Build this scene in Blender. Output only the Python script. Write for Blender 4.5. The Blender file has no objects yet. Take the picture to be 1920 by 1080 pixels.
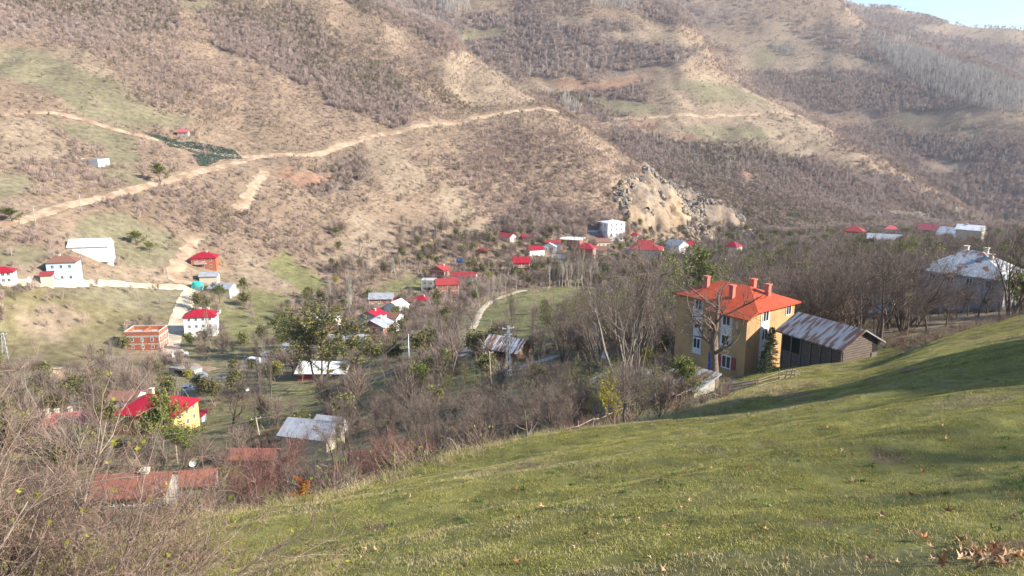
import bpy, math, random
import numpy as np
from mathutils import Vector
R = math.radians
S = bpy.context.scene
COL = S.collection
# ------------------------------------------------------------------ camera, light, exposure
FPX, PITCH, EYE = 1450.0, R(12.5), 1.75
cam = bpy.data.cameras.new('camera'); camo = bpy.data.objects.new('camera', cam); COL.objects.link(camo)
cam.sensor_width = 36; cam.lens = FPX/1920*36; cam.clip_start = .1; cam.clip_end = 20000
camo.rotation_euler = (R(90)-PITCH, 0, 0); S.camera = camo
SUN_EL, SUN_AZ = R(28), R(105)          # azimuth clockwise from the viewing direction
w = bpy.data.worlds.new('World'); S.world = w; w.use_nodes = True
wn = w.node_tree.nodes; wl = w.node_tree.links
sky = wn.new('ShaderNodeTexSky'); sky.sky_type = 'NISHITA'; sky.sun_disc = False
sky.sun_elevation = SUN_EL; sky.sun_rotation = SUN_AZ; sky.air_density = 1.0; sky.dust_density = .3; sky.ozone_density = 4
bg = wn['Background']; bg.inputs[1].default_value = .11
wl.new(sky.outputs[0], bg.inputs[0])
sl = bpy.data.lights.new('sun', 'SUN'); sl.energy = 5.0; sl.angle = R(.6); sl.color = (1, .92, .80)
so = bpy.data.objects.new('sun', sl); COL.objects.link(so)
sd = Vector((math.cos(SUN_EL)*math.sin(SUN_AZ), math.cos(SUN_EL)*math.cos(SUN_AZ), math.sin(SUN_EL)))
so.rotation_euler = sd.to_track_quat('Z', 'Y').to_euler()
S.view_settings.view_transform = 'Standard'; S.view_settings.look = 'None'; S.view_settings.gamma = 1
S.view_settings.exposure = 1.2

# ------------------------------------------------------------------ the lie of the land
CP, SP = math.cos(PITCH), math.sin(PITCH)
def azt(x, y):
    """bearing and slope of the line of sight through a point of the view"""
    u, v = x-960., 540.-y
    f = FPX*CP+v*SP; up = -FPX*SP+v*CP
    return np.arctan2(u, f), up/np.hypot(u, f)
def pix(x, y, z):
    f = y*CP-z*SP; up = y*SP+z*CP
    f = np.where(f > .01, f, .01)
    return 960+FPX*x/f, 540-FPX*up/f
def pchip(X, Y, x):
    X = np.asarray(X, float); Y = np.asarray(Y, float)
    h = np.diff(X); dl = np.diff(Y)/h
    m = np.zeros_like(Y)
    s = dl[:-1]*dl[1:] > 0
    w1 = 2*h[1:]+h[:-1]; w2 = h[1:]+2*h[:-1]
    with np.errstate(all='ignore'):
        hm = (w1+w2)/(w1/dl[:-1]+w2/dl[1:])
    m[1:-1] = np.where(s, hm, 0); m[0] = dl[0]; m[-1] = dl[-1]
    xc = np.clip(x, X[0], X[-1]); i = np.clip(np.searchsorted(X, xc)-1, 0, len(h)-1)
    t = (xc-X[i])/h[i]; t2 = t*t; t3 = t2*t
    return (2*t3-3*t2+1)*Y[i]+(t3-2*t2+t)*h[i]*m[i]+(-2*t3+3*t2)*Y[i+1]+(t3-t2)*h[i]*m[i+1]
def hsh(i, j, s):
    n = (i*374761393+j*668265263+s*974634777) & 0xffffffff
    n = ((n ^ (n >> 13))*1274126177) & 0xffffffff
    return ((n ^ (n >> 16)) & 0xffff)/65535.
def vnoise(x, y, s=0):
    xi = np.floor(x).astype(np.int64); yi = np.floor(y).astype(np.int64)
    fx = x-xi; fy = y-yi; fx = fx*fx*(3-2*fx); fy = fy*fy*(3-2*fy)
    a = hsh(xi, yi, s); b = hsh(xi+1, yi, s); c = hsh(xi, yi+1, s); d = hsh(xi+1, yi+1, s)
    return (a+(b-a)*fx)*(1-fy)+(c+(d-c)*fx)*fy
def fbm(x, y, wl, o=4, s=0):
    t = 0; a = .5; n = 0
    for k in range(o):
        t = t+a*(vnoise(x/wl+17.3*k, y/wl-9.1*k, s+k)-.5); n += a; a *= .5; wl = wl/2.03
    return t/n*2
def sstep(x, a, b):
    t = np.clip((x-a)/(b-a), 0, 1); return t*t*(3-2*t)
# sections of the land: lists of (view x, view y, distance in metres) for each ridge, foot and dip
PA, PB = .3476, .135                     # the meadow plane: z = -EYE - PA*fwd + PB*x
def slope(th): return PA*np.cos(th)-PB*np.sin(th)
L = [
 [(-600,1250,10),(0,1095,11.5),(300,1008,12.5),(600,935,14.5),(920,850,18),(1000,825,20),(1190,795,22.5),(1340,768,27),(1500,726,44),(1577,712,56),(1650,688,64),(1700,664,70),(1760,640,72),(1920,600,76),(2500,560,80)],
 [(-600,1290,22),(0,1110,26),(300,1025,28),(600,955,30),(900,875,35),(1200,806,40),(1340,752,46),(1500,696,70),(1577,690,75),(1650,676,79),(1700,658,84),(1760,638,86),(1920,604,90),(2500,565,95)],
 [(-600,1150,60),(0,1000,66),(300,965,72),(600,905,66),(900,835,60),(1200,775,60),(1340,712,80),(1500,672,94),(1650,645,100),(1700,622,112),(1920,592,122),(2500,550,140)],
 [(-600,900,120),(0,868,125),(300,842,140),(600,830,110),(900,770,100),(1200,728,90),(1340,690,96),(1500,640,115),(1700,597,130),(1920,575,145),(2500,530,170)],
 [(-600,740,220),(0,705,235),(300,728,215),(600,722,190),(900,685,148),(1200,690,115),(1340,668,125),(1500,600,145),(1700,575,155),(1920,557,180),(2500,520,210)],
 [(-600,660,270),(0,640,285),(300,662,270),(600,652,255),(900,618,250),(1200,600,250),(1350,560,270),(1500,510,290),(1700,490,310),(1920,485,320),(2500,470,340)],
 [(-600,560,310),(0,552,300),(300,560,325),(600,560,340),(900,505,400),(1200,470,480),(1350,456,540),(1500,449,590),(1700,444,630),(1920,443,680),(2500,440,700)],
 [(-600,470,350),(0,425,355),(300,335,440),(600,285,510),(900,225,600),(1060,235,600),(1173,350,540),(1273,400,560),(1350,430,585),(1430,443,605),(1500,444,625),(1700,439,670),(1920,438,720),(2500,436,740)],
 [(-600,-500,1100),(0,-350,1100),(300,-260,1050),(600,-90,1000),(700,-25,950),(767,20,890),(840,50,830),(873,100,800),(973,163,720),(1033,193,680),(1073,217,660),(1123,257,640),(1173,300,620),(1273,353,610),(1350,383,615),(1400,412,620),(1435,436,625),(1500,441,640),(1700,437,690),(1920,437,740),(2500,434,760)],
 [(-600,-430,1300),(600,-20,1150),(767,100,1010),(873,190,900),(1073,290,760),(1173,350,710),(1273,400,690),(1350,415,690),(1435,438,690),(1500,437,700),(1700,433,750),(1920,432,800),(2500,430,820)],
 [(-600,-440,1500),(600,-30,1300),(767,60,1150),(900,150,1060),(1073,200,960),(1173,250,900),(1273,290,860),(1350,330,820),(1435,370,790),(1500,390,790),(1650,405,830),(1757,415,850),(1860,425,870),(1920,427,900),(2500,425,920)],
 [(-600,-500,1900),(0,-420,1900),(600,-200,1600),(900,-150,1500),(1100,-80,1450),(1220,0,1350),(1280,20,1290),(1313,67,1240),(1363,133,1180),(1440,180,1120),(1507,217,1060),(1570,247,1030),(1647,283,1010),(1697,320,990),(1757,353,980),(1820,395,970),(1860,418,970),(1920,424,980),(2500,420,1000)],
 [(-600,-450,2000),(600,-150,1750),(900,-100,1650),(1220,60,1480),(1313,120,1380),(1440,240,1260),(1570,300,1170),(1697,370,1110),(1860,428,1060),(1920,426,1080),(2500,420,1100)],
 [(-600,-470,2100),(600,-170,1950),(900,-110,1900),(1220,20,1750),(1313,90,1650),(1440,190,1500),(1570,250,1400),(1697,310,1300),(1860,360,1200),(1920,350,1200),(2500,330,1200)],
 [(-600,-500,2500),(600,-200,2450),(900,-160,2400),(1220,-90,2300),(1440,-40,2150),(1573,2,2050),(1627,50,1950),(1697,72,1880),(1780,100,1800),(1863,127,1740),(1920,152,1700),(2500,300,1400)],
 [(-600,-450,2700),(600,-150,2700),(1220,-40,2600),(1440,10,2450),(1573,50,2350),(1697,110,2250),(1780,140,2200),(1863,170,2150),(1920,200,2100),(2500,330,1800)],
 [(-600,-300,3400),(900,-100,3400),(1220,-60,3300),(1440,-25,3200),(1577,0,3100),(1620,12,3050),(1677,15,3000),(1700,24,2980),(1760,40,2950),(1780,47,2950),(1830,51,2900),(1900,53,2900),(1920,58,2850),(2100,110,2800),(2500,160,2800)],
 [(-600,100,4600),(1220,120,4500),(1920,180,4000),(2500,230,4000)],
 [(-600,300,7500),(1920,300,7500),(2500,300,7500)],
]
LA = []
for c in L:
    c = [(x, y if y > -80 else -80+(y+80)*.15, d) for x, y, d in c]
    a = np.array([[*azt(x, y), math.log(d)] for x, y, d in c]); LA.append(a[np.argsort(a[:, 0])])
AZ = np.concatenate([np.arange(-180, -40, 1.2), np.arange(-40, 40.001, .12), np.arange(41, 180.5, 1.2)])*math.pi/180
AZ[-1] = math.pi
LR = np.concatenate([np.linspace(math.log(.5), math.log(30), 330), np.linspace(math.log(30), math.log(300), 230)[1:],
                     np.linspace(math.log(300), math.log(1300), 260)[1:], np.linspace(math.log(1300), math.log(7500), 110)[1:]])
NA, NR = len(AZ), len(LR)
RR = np.exp(LR)
T = np.zeros((NA, NR))
def soft(a, sig):
    """blend a quantity known per bearing with its neighbours, sig in degrees"""
    g = np.radians(np.arange(-3*sig, 3*sig+.01, sig/3)); wt = np.exp(-.5*(g/np.radians(sig))**2); wt /= wt.sum()
    return sum(np.interp(AZ+d, AZ, a)*k for d, k in zip(g, wt))
KX = [np.full(NA, math.log(k)) for k in (.5, 2, 5)]; KY = [-EYE/k-slope(AZ) for k in (.5, 2, 5)]
for n, a in enumerate(LA):
    sg = .35 if n in (0, 8, 11, 14, 16) else 1.6
    KX.append(soft(np.interp(AZ, a[:, 0], a[:, 2]), max(sg, 1.0))); KY.append(soft(np.interp(AZ, a[:, 0], a[:, 1]), sg))
cx, cy = KX[3], KY[3]                    # keep the meadow a gently bending plane up to its crest
mid_ = [(np.log(5+(np.exp(cx)-5)*f), f) for f in (.2, .45, .72)]
sc_ = -cy-EYE/np.exp(cx)
KX[3:3] = [a for a, f in mid_]; KY[3:3] = [-EYE/np.exp(a)-(slope(AZ)*(1-f)+sc_*f) for a, f in mid_]
KX = np.array(KX); KY = np.array(KY)
EDGE = np.exp(KX[6])                     # where the meadow ends along each bearing
for i, th in enumerate(AZ):
    kx = KX[:, i].copy()
    for k in range(1, len(kx)): kx[k] = max(kx[k], kx[k-1]+.015)
    T[i] = pchip(kx, KY[:, i], LR)
    b = float(sstep(abs(th), R(48), R(85)))
    tu = np.minimum(-EYE/RR-slope(th)*.8, 70/RR)
    T[i] = T[i]*(1-b)+tu*b
Z = T*RR[None, :]
GX = RR[None, :]*np.sin(AZ)[:, None]; GY = RR[None, :]*np.cos(AZ)[:, None]
RG = np.broadcast_to(RR[None, :], Z.shape)
PX, PY = pix(GX, GY, Z)
front = np.abs(AZ)[:, None] < R(50)
far = sstep(RG, 330, 620)
Z = Z+far*(fbm(GX, GY, 190, 3, 5)*9*sstep(RG, 300, 900)+fbm(GX, GY, 60, 4, 9)*3.5)
rid = 1-np.abs(fbm(GX+.35*GY, GY*.25, 55, 3, 21))*2.2
Z = Z+far*(rid-.5)*4.0*sstep(RG, 340, 600)*(1-sstep(RG, 1500, 2400))
Z = Z+sstep(RG, 30, 80)*(1-sstep(RG, 300, 500))*fbm(GX, GY, 22, 3, 3)*.7
near = (1-sstep(RG, 70, 110))*sstep(RG, 2.5, 6)
Z = Z+near*(fbm(GX*.45, GY, 3.6, 3, 31)*.16+fbm(GX*.5+5, GY, 9., 2, 35)*.22*sstep(RG, 6, 15)+fbm(GX, GY, .5, 2, 36)*.03+fbm((GX*.93+GY*.36)*.16, GY*.93-GX*.36, 1.5, 3, 38)*.17)
def inpoly(poly, x, y):
    r = np.zeros(x.shape, bool); n = len(poly)
    for k in range(n):
        x0, y0 = poly[k]; x1, y1 = poly[(k+1) % n]
        if y0 == y1: continue
        r ^= ((y0 > y) != (y1 > y)) & (x < (x1-x0)*(y-y0)/(y1-y0)+x0)
    return r
CLIFF = [(1158,345),(1200,318),(1240,326),(1275,350),(1345,378),(1400,402),(1440,440),(1410,452),(1250,445),(1200,425),(1165,390)]
JX = PX+fbm(GX, GY, 34, 4, 51)*np.minimum(34, 14000/RG)+fbm(GX, GY, 6, 2, 52)*8
JY = PY+fbm(GX, GY, 34, 4, 57)*np.minimum(20, 9000/RG)+fbm(GX, GY, 6, 2, 58)*4
cliff = (inpoly(CLIFF, JX, JY) & front & (RG > 420) & (RG < 640)).astype(float)
cl = cliff.copy()
for k in range(3):
    cl[1:-1, 1:-1] = (cl[1:-1, 1:-1]*2+cl[2:, 1:-1]+cl[:-2, 1:-1]+cl[1:-1, 2:]+cl[1:-1, :-2])/6
rr = 1-np.abs(fbm(GX, GY*.5, 30, 4, 61))*3; r3 = 1-np.abs(fbm(GX*1.1, GY*.8, 11, 3, 66))*3
Z = Z+cl*(rr*3-1+r3*2.2+fbm(GX, GY, 5, 2, 67)*1.6)
# ---- what grows or lies where (surface colours, baked to the land's own vertices)
FIELDS = {   # kind: polygons as seen
 'g': [[(0,78),(70,90),(150,140),(215,158),(260,190),(300,215),(372,232),(330,246),(250,240),(200,228),(120,195),(60,165),(0,140)],
       [(60,218),(130,232),(240,240),(265,262),(250,285),(160,262),(90,230)],[(205,272),(268,280),(262,305),(215,312),(190,300)],
       [(160,316),(250,318),(290,348),(240,352),(180,340)],[(0,318),(50,330),(70,352),(30,372),(0,380)],
       [(130,408),(215,400),(300,430),(345,455),(330,505),(240,500),(215,500),(150,440)],[(0,465),(60,462),(100,478),(90,490),(0,500)],
       [(0,545),(180,541),(340,546),(345,560),(322,600),(240,614),(225,650),(110,700),(0,700)],
       [(405,575),(520,590),(500,640),(420,652),(405,625)],[(455,545),(560,560),(540,590),(470,590)],
       [(560,470),(620,540),(570,550),(500,500)],
       [(700,545),(770,510),(830,520),(740,570)],
       [(893,600),(920,566),(985,540),(1095,528),(1150,545),(1110,585),(1010,628),(930,652),(880,640)],
       [(940,640),(1000,630),(1060,628),(1050,650),(980,665)],
       [(330,760),(430,775),(520,728),(600,712),(700,702),(760,700),(700,745),(640,770),(560,795),(480,810),(400,800)],
       [(360,790),(480,800),(470,850),(380,850)],[(870,660),(960,700),(1000,690),(1050,710),(960,720),(860,700)],
       [(1250,150),(1330,148),(1400,175),(1450,190),(1330,190)],[(1110,182),(1240,200),(1250,215),(1140,212)],[(1290,232),(1350,222),(1440,235),(1430,262),(1310,262)],
       [(1670,208),(1790,210),(1795,228),(1700,236),(1675,228)],[(1780,240),(1850,245),(1840,262),(1785,262)],[(1400,105),(1460,98),(1440,125),(1400,125)],
       [(330,0),(420,0),(370,30),(335,12)],
       [(860,55),(960,52),(950,66),(870,76)]],
 't': [[(60,92),(110,85),(165,100),(215,140),(238,153),(170,152),(120,130)],[(0,235),(90,225),(140,270),(125,302),(0,300)],
       [(90,428),(160,432),(230,446),(235,458),(140,450),(100,440)],[(10,590),(90,560),(170,592),(168,606),(60,625),(20,615)],
       [(0,340),(60,385),(0,415)],[(0,500),(80,492),(200,500),(340,505),(350,540),(200,530),(0,528)],
       [(655,385),(700,395),(745,435),(765,480),(720,498),(640,500),(600,470),(650,440)],[(690,265),(745,280),(800,330),(780,362),(730,350),(690,310)],
       [(450,455),(490,480),(560,520),(570,545),(500,552),(450,510)],[(345,480),(370,430),(395,440),(385,500),(360,530)],
       [(460,345),(500,318),(500,345),(470,378)],[(820,340),(880,355),(900,395),(850,420),(815,380)],[(850,450),(900,400),(930,420),(900,450)],
       [(815,110),(880,95),(930,130),(995,165),(1010,190),(900,205),(860,180)],
       [(1000,152),(1100,155),(1160,142),(1240,122),(1290,125),(1230,160),(1130,165),(1060,180),(1010,175)],
       [(1230,150),(1340,128),(1400,165),(1500,215),(1570,255),(1540,300),(1470,290),(1400,262),(1300,265),(1180,212),(1230,195)],
       [(1150,228),(1290,222),(1280,240),(1170,238)],[(1560,285),(1640,290),(1600,310),(1560,300)],
       [(1330,60),(1400,65),(1480,55),(1520,85),(1700,130),(1740,140),(1700,140),(1560,128),(1480,135),(1390,130),(1370,95)],
       [(1430,40),(1490,42),(1490,64),(1432,64)],[(1570,215),(1640,203),(1665,220),(1640,236),(1570,232)],[(1790,200),(1920,215),(1920,250),(1800,232)],
       [(1730,300),(1830,300),(1780,330),(1740,320)],[(900,0),(955,0),(930,14),(905,14)],[(1060,30),(1130,32),(1100,48),(1010,48)],[(1120,60),(1270,55),(1300,85),(1180,80)],
       [(1700,18),(1740,22),(1700,26),(1660,22)],[(1700,50),(1790,46),(1920,58),(1920,82),(1830,78),(1740,62)],
       [(80,700),(100,690),(170,695),(175,725),(100,728)],[(700,40),(760,60),(740,80)],[(1660,395),(1730,398),(1740,410),(1670,410)],
       [(960,700),(1030,670),(1050,676),(990,705)],[(1240,800),(1290,740),(1400,700),(1420,715),(1330,770)],
       [(1560,560),(1700,585),(1920,570),(1920,605),(1700,640),(1600,620)]],
 'T': [[(10,592),(90,562),(170,592),(165,606),(60,628),(20,615)],[(30,640),(110,625),(120,640),(60,650)],[(0,500),(80,492),(200,500),(340,505),(350,536),(200,528),(0,526)],[(60,690),(150,690),(165,720),(80,722)],[(225,640),(330,636),(330,668),(235,668)]],
 'r': [[(1010,153),(1110,156),(1165,145),(1230,128),(1180,160),(1100,172),(1040,170)],[(1170,232),(1250,230),(1240,238),(1180,240)],[(1565,215),(1600,212),(1600,224),(1570,228)],[(1280,245),(1330,250),(1320,262),(1285,258)],
       [(1730,298),(1770,296),(1780,306),(1740,310)],[(530,310),(620,330),(600,350),(540,340)],[(1390,330),(1400,318),(1420,330),(1400,345)]],
 'w': [[(640,0),(840,0),(870,50),(860,95),(780,60),(700,30)],[(360,20),(560,10),(640,90),(560,160),(420,90)],[(560,120),(700,120),(820,200),(760,250),(620,200)],
       [(960,165),(860,95),(880,75),(1000,80),(1220,60),(1320,90),(1280,120),(1150,140),(1000,150)],[(1010,175),(1230,160),(1200,230),(1140,235),(1090,210)],
       [(1140,240),(1300,266),(1540,302),(1700,340),(1860,425),(1450,440),(1350,390),(1270,350),(1180,300)],
       [(1400,135),(1560,128),(1700,140),(1920,160),(1920,210),(1660,205),(1560,210),(1430,180)],[(1570,240),(1920,262),(1920,420),(1860,415),(1760,350),(1600,270)],
       [(1500,60),(1640,50),(1920,150),(1920,200),(1700,140),(1540,85)],[(1600,20),(1740,35),(1920,90),(1920,150),(1700,72),(1640,50)],
       [(1120,0),(1290,0),(1400,30),(1330,60),(1240,40)],[(860,20),(1180,40),(1200,60),(1000,78),(880,75)],
       [(900,430),(1000,380),(1150,400),(1180,440),(900,455)],[(560,330),(700,300),(690,340),(600,360)],
       [(0,0),(330,0),(340,60),(180,70),(100,40),(0,60)]],
}
ALB = {'s': (.24, .175, .120), 'g': (.195, .170, .105), 't': (.275, .210, .145), 'r': (.26, .155, .105), 'w': (.175, .140, .115), 'rock': (.40, .335, .245)}
KI = {'s': 0, 'g': 1, 't': 2, 'r': 3, 'w': 4, 'T': 2}
def kinds(px, py, rg):
    k = np.zeros(px.shape, int)
    for name in ('w', 't', 'g', 'r', 'T'):
        for p in FIELDS[name]: k[inpoly(p, px, py)] = KI[name]
    return k
K = kinds(JX, JY, RG)
K[~np.broadcast_to(front, K.shape)] = 4
vill = (RG > 100) & (RG < 560) & (K == 0) & (PY > 430)
COLR = np.array([ALB[n] for n in ('s', 'g', 't', 'r', 'w')])[K]
lowk = (sstep(PY, 470, 600)*(1-sstep(RG, 380, 520)))[..., None]*(K == 0)[..., None]
COLR = COLR*(1-lowk)+np.array((.19, .17, .095))*lowk
n1 = fbm(GX, GY, 45, 4, 71)[..., None]; n2 = fbm(GX, GY, 9, 3, 77)[..., None]
COLR[(K == 1) & (RG < 420) & (PX > 380)] = (.185, .175, .080); COLR[(K == 1) & (RG < 310) & (PX <= 380)] = (.19, .16, .085)
COLR = COLR*(1+.22*n1+.18*n2)
tw = np.clip(fbm(GX, GY, 120, 3, 83)*1.6, 0, 1)[..., None]*(RG > 300)[..., None]*(K == 0)[..., None]
COLR = COLR*(1-tw)+np.array((.27, .195, .135))*tw
rk = np.clip(cl*1.3, 0, 1)[..., None]*np.clip(.85+.6*fbm(GX, GY, 14, 3, 88), 0, 1)[..., None]
ra = np.clip(.5+1.3*fbm(GX, GY*.5, 24, 4, 89), 0, 1)[..., None]; rb = np.clip(.5-1.6*r3, 0, 1)[..., None]; rc_ = np.clip((np.sin((GX*.6+GY*.25)/5+fbm(GX, GY, 20, 2, 90)*6)-.3)*1.2, 0, 1)[..., None]  # rb darkens the hollows of the crag relief
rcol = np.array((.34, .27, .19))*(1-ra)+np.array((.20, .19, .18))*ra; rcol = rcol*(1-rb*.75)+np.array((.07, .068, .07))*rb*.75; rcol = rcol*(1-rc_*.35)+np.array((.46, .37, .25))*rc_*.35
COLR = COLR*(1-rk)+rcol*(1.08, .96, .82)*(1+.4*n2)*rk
edge = EDGE[:, None]
mead = 1-sstep(RG, edge*1.02, edge*1.12)
mead = np.where((PX > 1380) & (PX < 1690) & (RG < 92) & (PY < 760), 1, mead)*np.where(np.abs(AZ)[:, None] < R(80), 1, 1)
mead = np.maximum(mead, (1-sstep(RG, 60, 75))*(np.abs(AZ)[:, None] > R(36)))
path = np.zeros_like(Z)
mc = np.array((.18, .175, .058))*(1+.35*fbm(GX*.4, GY, 4, 3, 91)[..., None])
straw = np.clip(fbm(GX*.5, GY, 2.2, 3, 95)*1.5-.1, 0, .8)[..., None]
mc = mc*(1-straw)+np.array((.19, .165, .075))*straw
COLR = COLR*(1-mead[..., None])+mc*mead[..., None]
SOIL = [(1478,738,46,9),(1500,724,34,6),(1280,788,16,6),(1348,784,12,5),(1610,712,26,5),(1700,694,34,5),(1838,770,28,5),(1240,905,30,6),(1660,868,40,6),(990,880,26,4),(1440,842,24,4),(700,985,28,5),(1900,1046,60,14),(360,1046,62,7),(1120,940,22,4),(1540,985,30,5),(1330,740,40,8)]
def soil(px, py, x, y):
    r = np.zeros(px.shape)
    for a, b_, c, d in SOIL: r = np.maximum(r, 1.25-np.hypot((px-a)/c, (py-b_)/d)+fbm(x, y, .5, 3, 441)*.9)
    return np.clip(r*2.5, 0, 1)
so_ = (soil(PX, PY, GX, GY)*(RG < 80)*front)[..., None]
COLR = COLR*(1-so_)+np.array((.17, .115, .075))*(1+.3*n2)*so_
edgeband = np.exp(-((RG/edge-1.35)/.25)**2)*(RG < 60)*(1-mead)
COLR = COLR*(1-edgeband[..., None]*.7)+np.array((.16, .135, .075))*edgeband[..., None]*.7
for k in range(2): COLR[1:-1, 1:-1] = (COLR[1:-1, 1:-1]*2+COLR[2:, 1:-1]+COLR[:-2, 1:-1]+COLR[1:-1, 2:]+COLR[1:-1, :-2])/6
COLR = np.clip(COLR, .01, .9)

def ground(x, y):
    th = np.arctan2(x, y); lr = np.log(np.maximum(np.hypot(x, y), .51))
    i = np.clip(np.searchsorted(AZ, th)-1, 0, NA-2); j = np.clip(np.searchsorted(LR, lr)-1, 0, NR-2)
    a = (th-AZ[i])/(AZ[i+1]-AZ[i]); b = (lr-LR[j])/(LR[j+1]-LR[j])
    return (Z[i, j]*(1-a)+Z[i+1, j]*a)*(1-b)+(Z[i, j+1]*(1-a)+Z[i+1, j+1]*a)*b
def hit(px, py, dmin=3., dmax=5000.):
    """where the line of sight through a view point first meets the land beyond dmin"""
    th, t = azt(px, py); d = np.exp(np.linspace(math.log(dmin), math.log(dmax), 3000))
    x = d*math.sin(th); y = d*math.cos(th); g = ground(x, y)
    k = np.nonzero(g >= t*d)[0]
    k = k[0] if len(k) else len(d)-1
    return Vector((x[k], y[k], g[k])), d[k]
def atd(px, py, D):
    th, t = azt(px, py); x = D*math.sin(th); y = D*math.cos(th)
    return Vector((x, y, float(ground(x, y)))), D
def spot(px, py, D=None, dmin=3.):
    return atd(px, py, D) if D else hit(px, py, dmin)

# ------------------------------------------------------------------ helpers
def link(o): COL.objects.link(o); return o
def tag(o, label=None, cat=None, group=None, kind=None):
    if label: o['label'] = label
    if cat: o['category'] = cat
    if group: o['group'] = group
    if kind: o['kind'] = kind
    return o
def thing(name, loc, rz, label, cat, group=None, scale=None):
    o = bpy.data.objects.new(name, None); link(o); o.location = loc; o.rotation_euler = (0, 0, rz)
    o.empty_display_size = .1
    if scale: o.scale = scale
    return tag(o, label, cat, group)
def npmesh(name, V, F, smooth=False):
    """V Nx3, F MxK faces of one size"""
    me = bpy.data.meshes.new(name); V = np.asarray(V, np.float32); F = np.asarray(F, np.int32)
    me.vertices.add(len(V)); me.vertices.foreach_set('co', V.ravel())
    me.loops.add(F.size); me.loops.foreach_set('vertex_index', F.ravel())
    me.polygons.add(len(F)); me.polygons.foreach_set('loop_start', np.arange(0, F.size, F.shape[1], dtype=np.int32))
    me.update(calc_edges=True)
    if smooth: me.polygons.foreach_set('use_smooth', np.ones(len(F), bool))
    return me
class MB:
    def __init__(s): s.v = []; s.f = []
    def face(s, *pts):
        n = len(s.v); s.v += [tuple(p) for p in pts]; s.f.append(tuple(range(n, n+len(pts)))); return s
    def box(s, x0, x1, y0, y1, z0, z1):
        n = len(s.v)
        s.v += [(x0,y0,z0),(x1,y0,z0),(x1,y1,z0),(x0,y1,z0),(x0,y0,z1),(x1,y0,z1),(x1,y1,z1),(x0,y1,z1)]
        s.f += [tuple(n+i for i in q) for q in ((3,2,1,0),(4,5,6,7),(0,1,5,4),(1,2,6,5),(2,3,7,6),(3,0,4,7))]; return s
    def prism(s, prof, x0, x1, ax='x'):
        """extrude a (y,z) outline along x (or an (x,z) outline along y)"""
        n = len(s.v); k = len(prof)
        for a in (x0, x1): s.v += [((a, p, q) if ax == 'x' else (p, a, q)) for p, q in prof]
        s.f += [tuple(n+i for i in range(k)), tuple(n+k+i for i in reversed(range(k)))]
        s.f += [(n+i, n+k+i, n+k+(i+1) % k, n+(i+1) % k) for i in range(k)]; return s
    def solid(s, top, th):
        """a closed slab under a list of top faces given as index tuples over points"""
        P, F = top; n = len(s.v); m = len(P)
        s.v += [tuple(p) for p in P]+[(p[0], p[1], p[2]-th) for p in P]
        E = {}
        for f in F:
            s.f.append(tuple(n+i for i in f)); s.f.append(tuple(n+m+i for i in reversed(f)))
            for a, b in zip(f, f[1:]+f[:1]): E[(a, b)] = 1
        for (a, b) in E:
            if (b, a) not in E: s.f.append((n+b, n+a, n+m+a, n+m+b))
        return s
    def tube(s, pts, rad, sides=6, cap=True):
        n = len(s.v); P = [Vector(p) for p in pts]
        for i, p in enumerate(P):
            t = (P[min(i+1, len(P)-1)]-P[max(i-1, 0)]).normalized()
            u = t.cross(Vector((0, 0, 1)) if abs(t.z) < .9 else Vector((1, 0, 0))).normalized(); v = t.cross(u)
            r = rad[i] if hasattr(rad, '__len__') else rad
            for k in range(sides):
                a = 2*math.pi*k/sides; s.v.append(tuple(p+(u*math.cos(a)+v*math.sin(a))*r))
        for i in range(len(P)-1):
            for k in range(sides):
                a = n+i*sides+k; b = n+i*sides+(k+1) % sides
                s.f.append((a, b, b+sides, a+sides))
        if cap:
            s.f.append(tuple(n+k for k in reversed(range(sides)))); s.f.append(tuple(n+(len(P)-1)*sides+k for k in range(sides)))
        return s
    def tri(s, a, b, c):
        n = len(s.v); s.v += [tuple(a), tuple(b), tuple(c)]; s.f.append((n, n+1, n+2)); return s
    def mesh(s, name, smooth=False):
        me = bpy.data.meshes.new(name); me.from_pydata(s.v, [], s.f); me.update()
        if smooth: me.polygons.foreach_set('use_smooth', np.ones(len(me.polygons), bool))
        return me
    def build(s, name, m, parent=None, loc=None, smooth=False):
        me = s.mesh(name, smooth); me.materials.append(m)
        o = bpy.data.objects.new(name, me); link(o)
        if parent: o.parent = parent
        if loc is not None: o.location = loc
        return o
MATS = {}
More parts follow.
